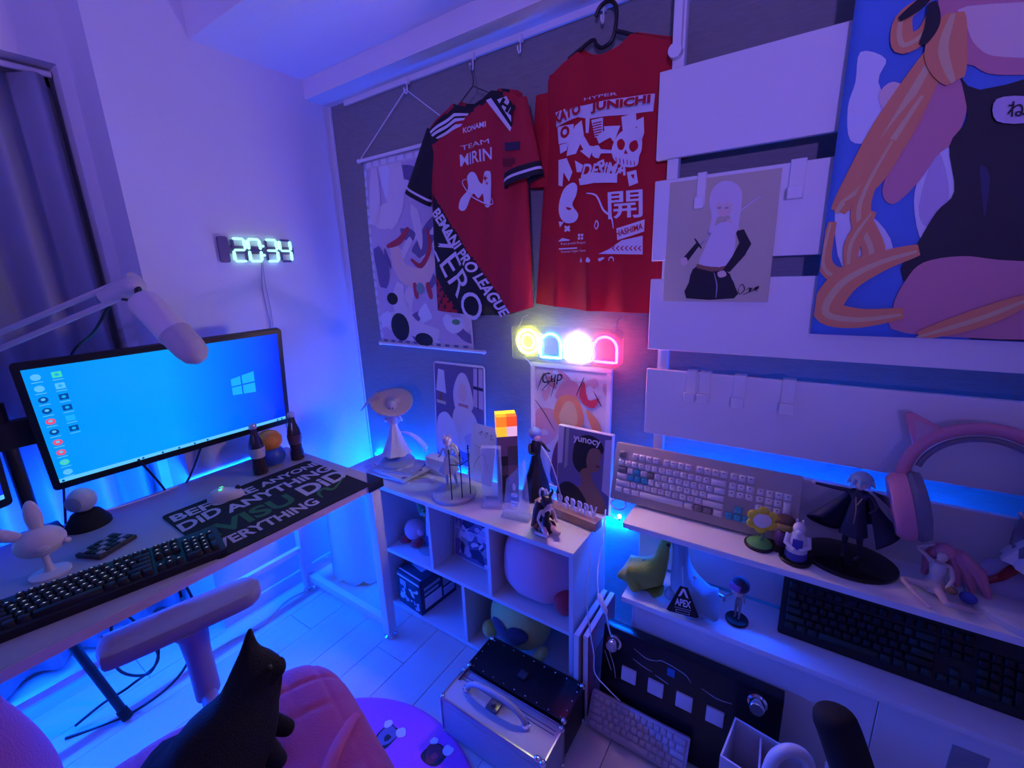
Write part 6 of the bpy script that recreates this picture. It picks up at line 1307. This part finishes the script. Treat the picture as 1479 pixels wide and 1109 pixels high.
# ============================================================ CHAIR AND CAT
chp = fab('chair_pink', (.34, .05, .22)); chs = M('chair_shell', (.26, .20, .32), .5); cham = M('arm_pad', (.30, .27, .38), .6, bump=.1, bscale=200)
CY = -15; CO = V((1.135, -1.235, 0)); chm = T(CO) @ rotm(0, 0, CY)
ch = thing('office_chair', CO, 'pink quilted office chair with grey armrest carrying the black cat', 'chair')
def seat(u, v):
    a = u * 2 * math.pi; p = (v - .5) * math.pi; k = abs(math.cos(p)) ** .35; c, s = math.cos(a), math.sin(a); e = .42
    X = math.copysign(abs(c) ** e, c) * k; Yv = math.copysign(abs(s) ** e, s) * k
    q = .0045 * (min(1, abs(math.sin(math.pi * .275 * X / .085)) * 2.5) * min(1, abs(math.sin(math.pi * .265 * Yv / .07)) * 2.5) - 1) * (v > .5)
    return chm @ V((.275 * X, .265 * Yv + .0, .440 + q + .065 * math.copysign(abs(math.sin(p)) ** .7, math.sin(p)) * (1 - .25 * max(0, Yv) ** 4) - .03 * max(0, Yv) ** 6))
b = B(); b.grid(seat, 160, 90, closeu=True); se = b.build('seat', chp, ch)
from mathutils.bvhtree import BVHTree
dgx = bpy.context.evaluated_depsgraph_get(); dgx.update(); bvh = BVHTree.FromObject(se, dgx)
def on_seat(x_, y_):
    p = chm @ V((x_, y_, 0)); h = bvh.ray_cast(V((p.x, p.y, 2)) - CO, V((0, 0, -1)))[0]; return V((p.x, p.y, (h.z if h else .44) + .001))
bl = [on_seat(.255 - .29 * t_, .02 + .16 * t_ + .06 * t_ * t_) for t_ in [k / 16 for k in range(17)]]
b = B(); b.tube(bl, .014, 8, flat=.25); b.build('band', M('chair_band', (.42, .08, .24), .8), se)
def backr(u, v):
    a = u * 2 * math.pi; p = (v - .5) * math.pi; k = abs(math.cos(p)) ** .4; c, s = math.cos(a), math.sin(a)
    X = math.copysign(abs(c) ** .6, c) * k; Yv = math.copysign(abs(s) ** .8, s) * k; Zv = math.copysign(abs(math.sin(p)) ** .6, math.sin(p))
    z = .72 + .29 * Zv; return chm @ V((.37 * X, -.285 - .05 * X * X * -1.0 + .050 * Yv - .34 * (z - .43), z))
b = B(); b.grid(backr, 60, 36, closeu=True); b.build('backrest', chp, ch)
for s in (-1, 1):
    am = chm @ T(s * .415, -.005 if s < 0 else -.02, 0)
    b = B(); b.prism([(p.x, p.y) for p in cr([(-.048, -.14, 0), (-.030, -.165, 0), (.030, -.165, 0), (.05, -.13, 0), (.05, .09, 0), (.036, .140, 0), (0, .158, 0), (-.036, .140, 0), (-.048, .09, 0)], 4)], .042, am @ T(0, 0, .612), .010)
    pd_ = b.build('arm_pad', cham, ch)
    b = B(); b.tube([am @ V((0, 0, .40)), am @ V((0, 0, .52)), am @ V((0, 0, .585)), am @ V((0, 0, .619))], [.034, .034, .040, .06], 16, flat=.75); b.build('arm_post', chs, ch)
    b = B(); b.tube([am @ V((0, 0, .41)), chm @ V((s * .12, 0, .375))], .018, 10); b.build('arm_bracket', chs, ch)
b = B(); b.cyl(CO + V((0, 0, .10)), CO + V((0, 0, .38)), .028, n=16); b.build('column', black, ch)
for k in range(5):
    a = rad(72 * k + 20); e = V((.27 * math.cos(a), .27 * math.sin(a), .075))
    b = B(); b.tube([CO + V((0, 0, .11)), CO + e], [.026, .017], 10); lgx = b.build('leg', black, ch)
    b = B(); b.cyl(CO + e + V((-.012 * math.sin(a), .012 * math.cos(a), -.042)), CO + e + V((.012 * math.sin(a), -.012 * math.cos(a), -.042)), .0285, n=16); b.build('caster', black, lgx)

# black cat, sitting on the seat and looking aside (one continuous body)
catm = M('cat_fur', (.004, .004, .005), .85, bump=.5, bscale=300)
ir = V((.833, .552, -.033)); idn = V((.110, -.224, -.968)); fw_ = V((-.542, .803, -.248))
hd = pD(379, 961, .87)
sh0, bk0, rp0 = pD(345, 1050, .83), pD(305, 1105, .79), pD(252, 1160, .76)
J = dict(rump=(rp0, (.088, .092)), back=(bk0, (.086, .090)), sho=(sh0, (.064, .068)), nec=(pD(364, 1006, .855), (.041, .043)), hea=(hd, (.045, .045)), muz=(hd + ir * .029 + idn * .006, (.026, .025)), nos=(hd + ir * .046 + idn * .005, (.011, .012)),
    e1a=(pD(359, 942, .865), (.023, .017)), e1b=(pD(361, 907, .865), (.0030, .0030)), e2a=(pD(359, 944, .90), (.014, .011)), e2b=(pD(362, 913, .905), (.003, .003)))
for k, (dx, dy, fx, fy) in dict(fl=(.03, .02, .07, .035), fr=(-.02, .05, .02, .085)).items():
    J[k] = (V((sh0.x + dx, sh0.y + dy, .560)), .024); J[k + '2'] = (V((sh0.x + fx, sh0.y + fy, .522)), .016)
for k, (dx, dy, fx, fy) in dict(hl=(.06, -.03, .12, .03), hr=(-.06, .03, -.01, .10)).items():
    J[k] = (V((rp0.x + dx, rp0.y + dy, .560)), .042); J[k + '2'] = (V((rp0.x + fx, rp0.y + fy, .524)), .018)
J['t1'] = (V((rp0.x - .06, rp0.y - .08, .535)), .017); J['t2'] = (V((rp0.x + .0, rp0.y - .12, .528)), .014); J['t3'] = (V((rp0.x + .10, rp0.y - .10, .524)), .010)
bones = [('rump', 'back'), ('back', 'sho'), ('sho', 'nec'), ('nec', 'hea'), ('hea', 'muz'), ('muz', 'nos'), ('hea', 'e1a'), ('e1a', 'e1b'), ('hea', 'e2a'), ('e2a', 'e2b'), ('sho', 'fl'), ('fl', 'fl2'), ('sho', 'fr'), ('fr', 'fr2'), ('rump', 'hl'), ('hl', 'hl2'), ('rump', 'hr'), ('hr', 'hr2'), ('rump', 't1'), ('t1', 't2'), ('t2', 't3')]
ct = thing('black_cat', (1.05, -1.25, .505), 'black cat sitting on the pink chair seat, head turned aside', 'cat')
skin('body', J, bones, 'rump', catm, ct)
for s in (1,):
    b = B(); b.ell(hd + ir * .028 - idn * .012 - fw_ * (.024 * s), .0055, n=12); b.build('eye', M('cat_eye', (.05, .06, .02), .1), ct)

# ---- things under the desk: foot bar and cables
th = thing('foot_bar', (.12, -1.24, 0), 'black round metal stand leg slanting to the floor under the desk', 'stand')
b = B(); b.tube([(.06, -1.29, .42), (.155, -1.215, .02)], .013, 12); b.build('bar', black, th)
b = B(); b.tube([(.148, -1.221, .048), (.157, -1.213, .012)], .016, 12); b.build('rubber_foot', blackm, th)
b = B(); b.tube([(.06, -1.29, .42), (.05, -1.26, .672)], .013, 12); b.build('upright', black, th)
for i, pts in enumerate((((.06, -1.20, .45), (.10, -1.12, .30), (.16, -1.10, .16), (.13, -1.18, .10), (.08, -1.25, .06), (.05, -1.32, .02)), ((.05, -1.15, .40), (.12, -1.20, .20), (.18, -1.14, .14), (.19, -1.10, .22), (.10, -1.15, .24)), ((.22, -1.02, .55), (.26, -.99, .30), (.22, -1.06, .10), (.14, -1.20, .006), (.06, -1.35, .006)))):
    o = B(); o.tube(cr(pts, 8, False), .0045, 7)
    o.build('floor_cable', black, None, label=['black cable dropping under the desk beside the stand leg', 'black cable coiled in a loop around the stand leg', 'long black cable hanging under the desk down to the planks'][i], cat='cable')
th = thing('white_floor_cable', (.12, -.75, 0), 'thin white cable lying along the baseboard under the desk', 'cable')
b = B(); b.tube(cr([(.10, -.52, .006), (.08, -.62, .006), (.13, -.75, .006), (.10, -.90, .006), (.12, -1.05, .006)], 6, False), .0035, 6); b.build('wire', M('cable_white', (.6, .6, .62), .5), th)
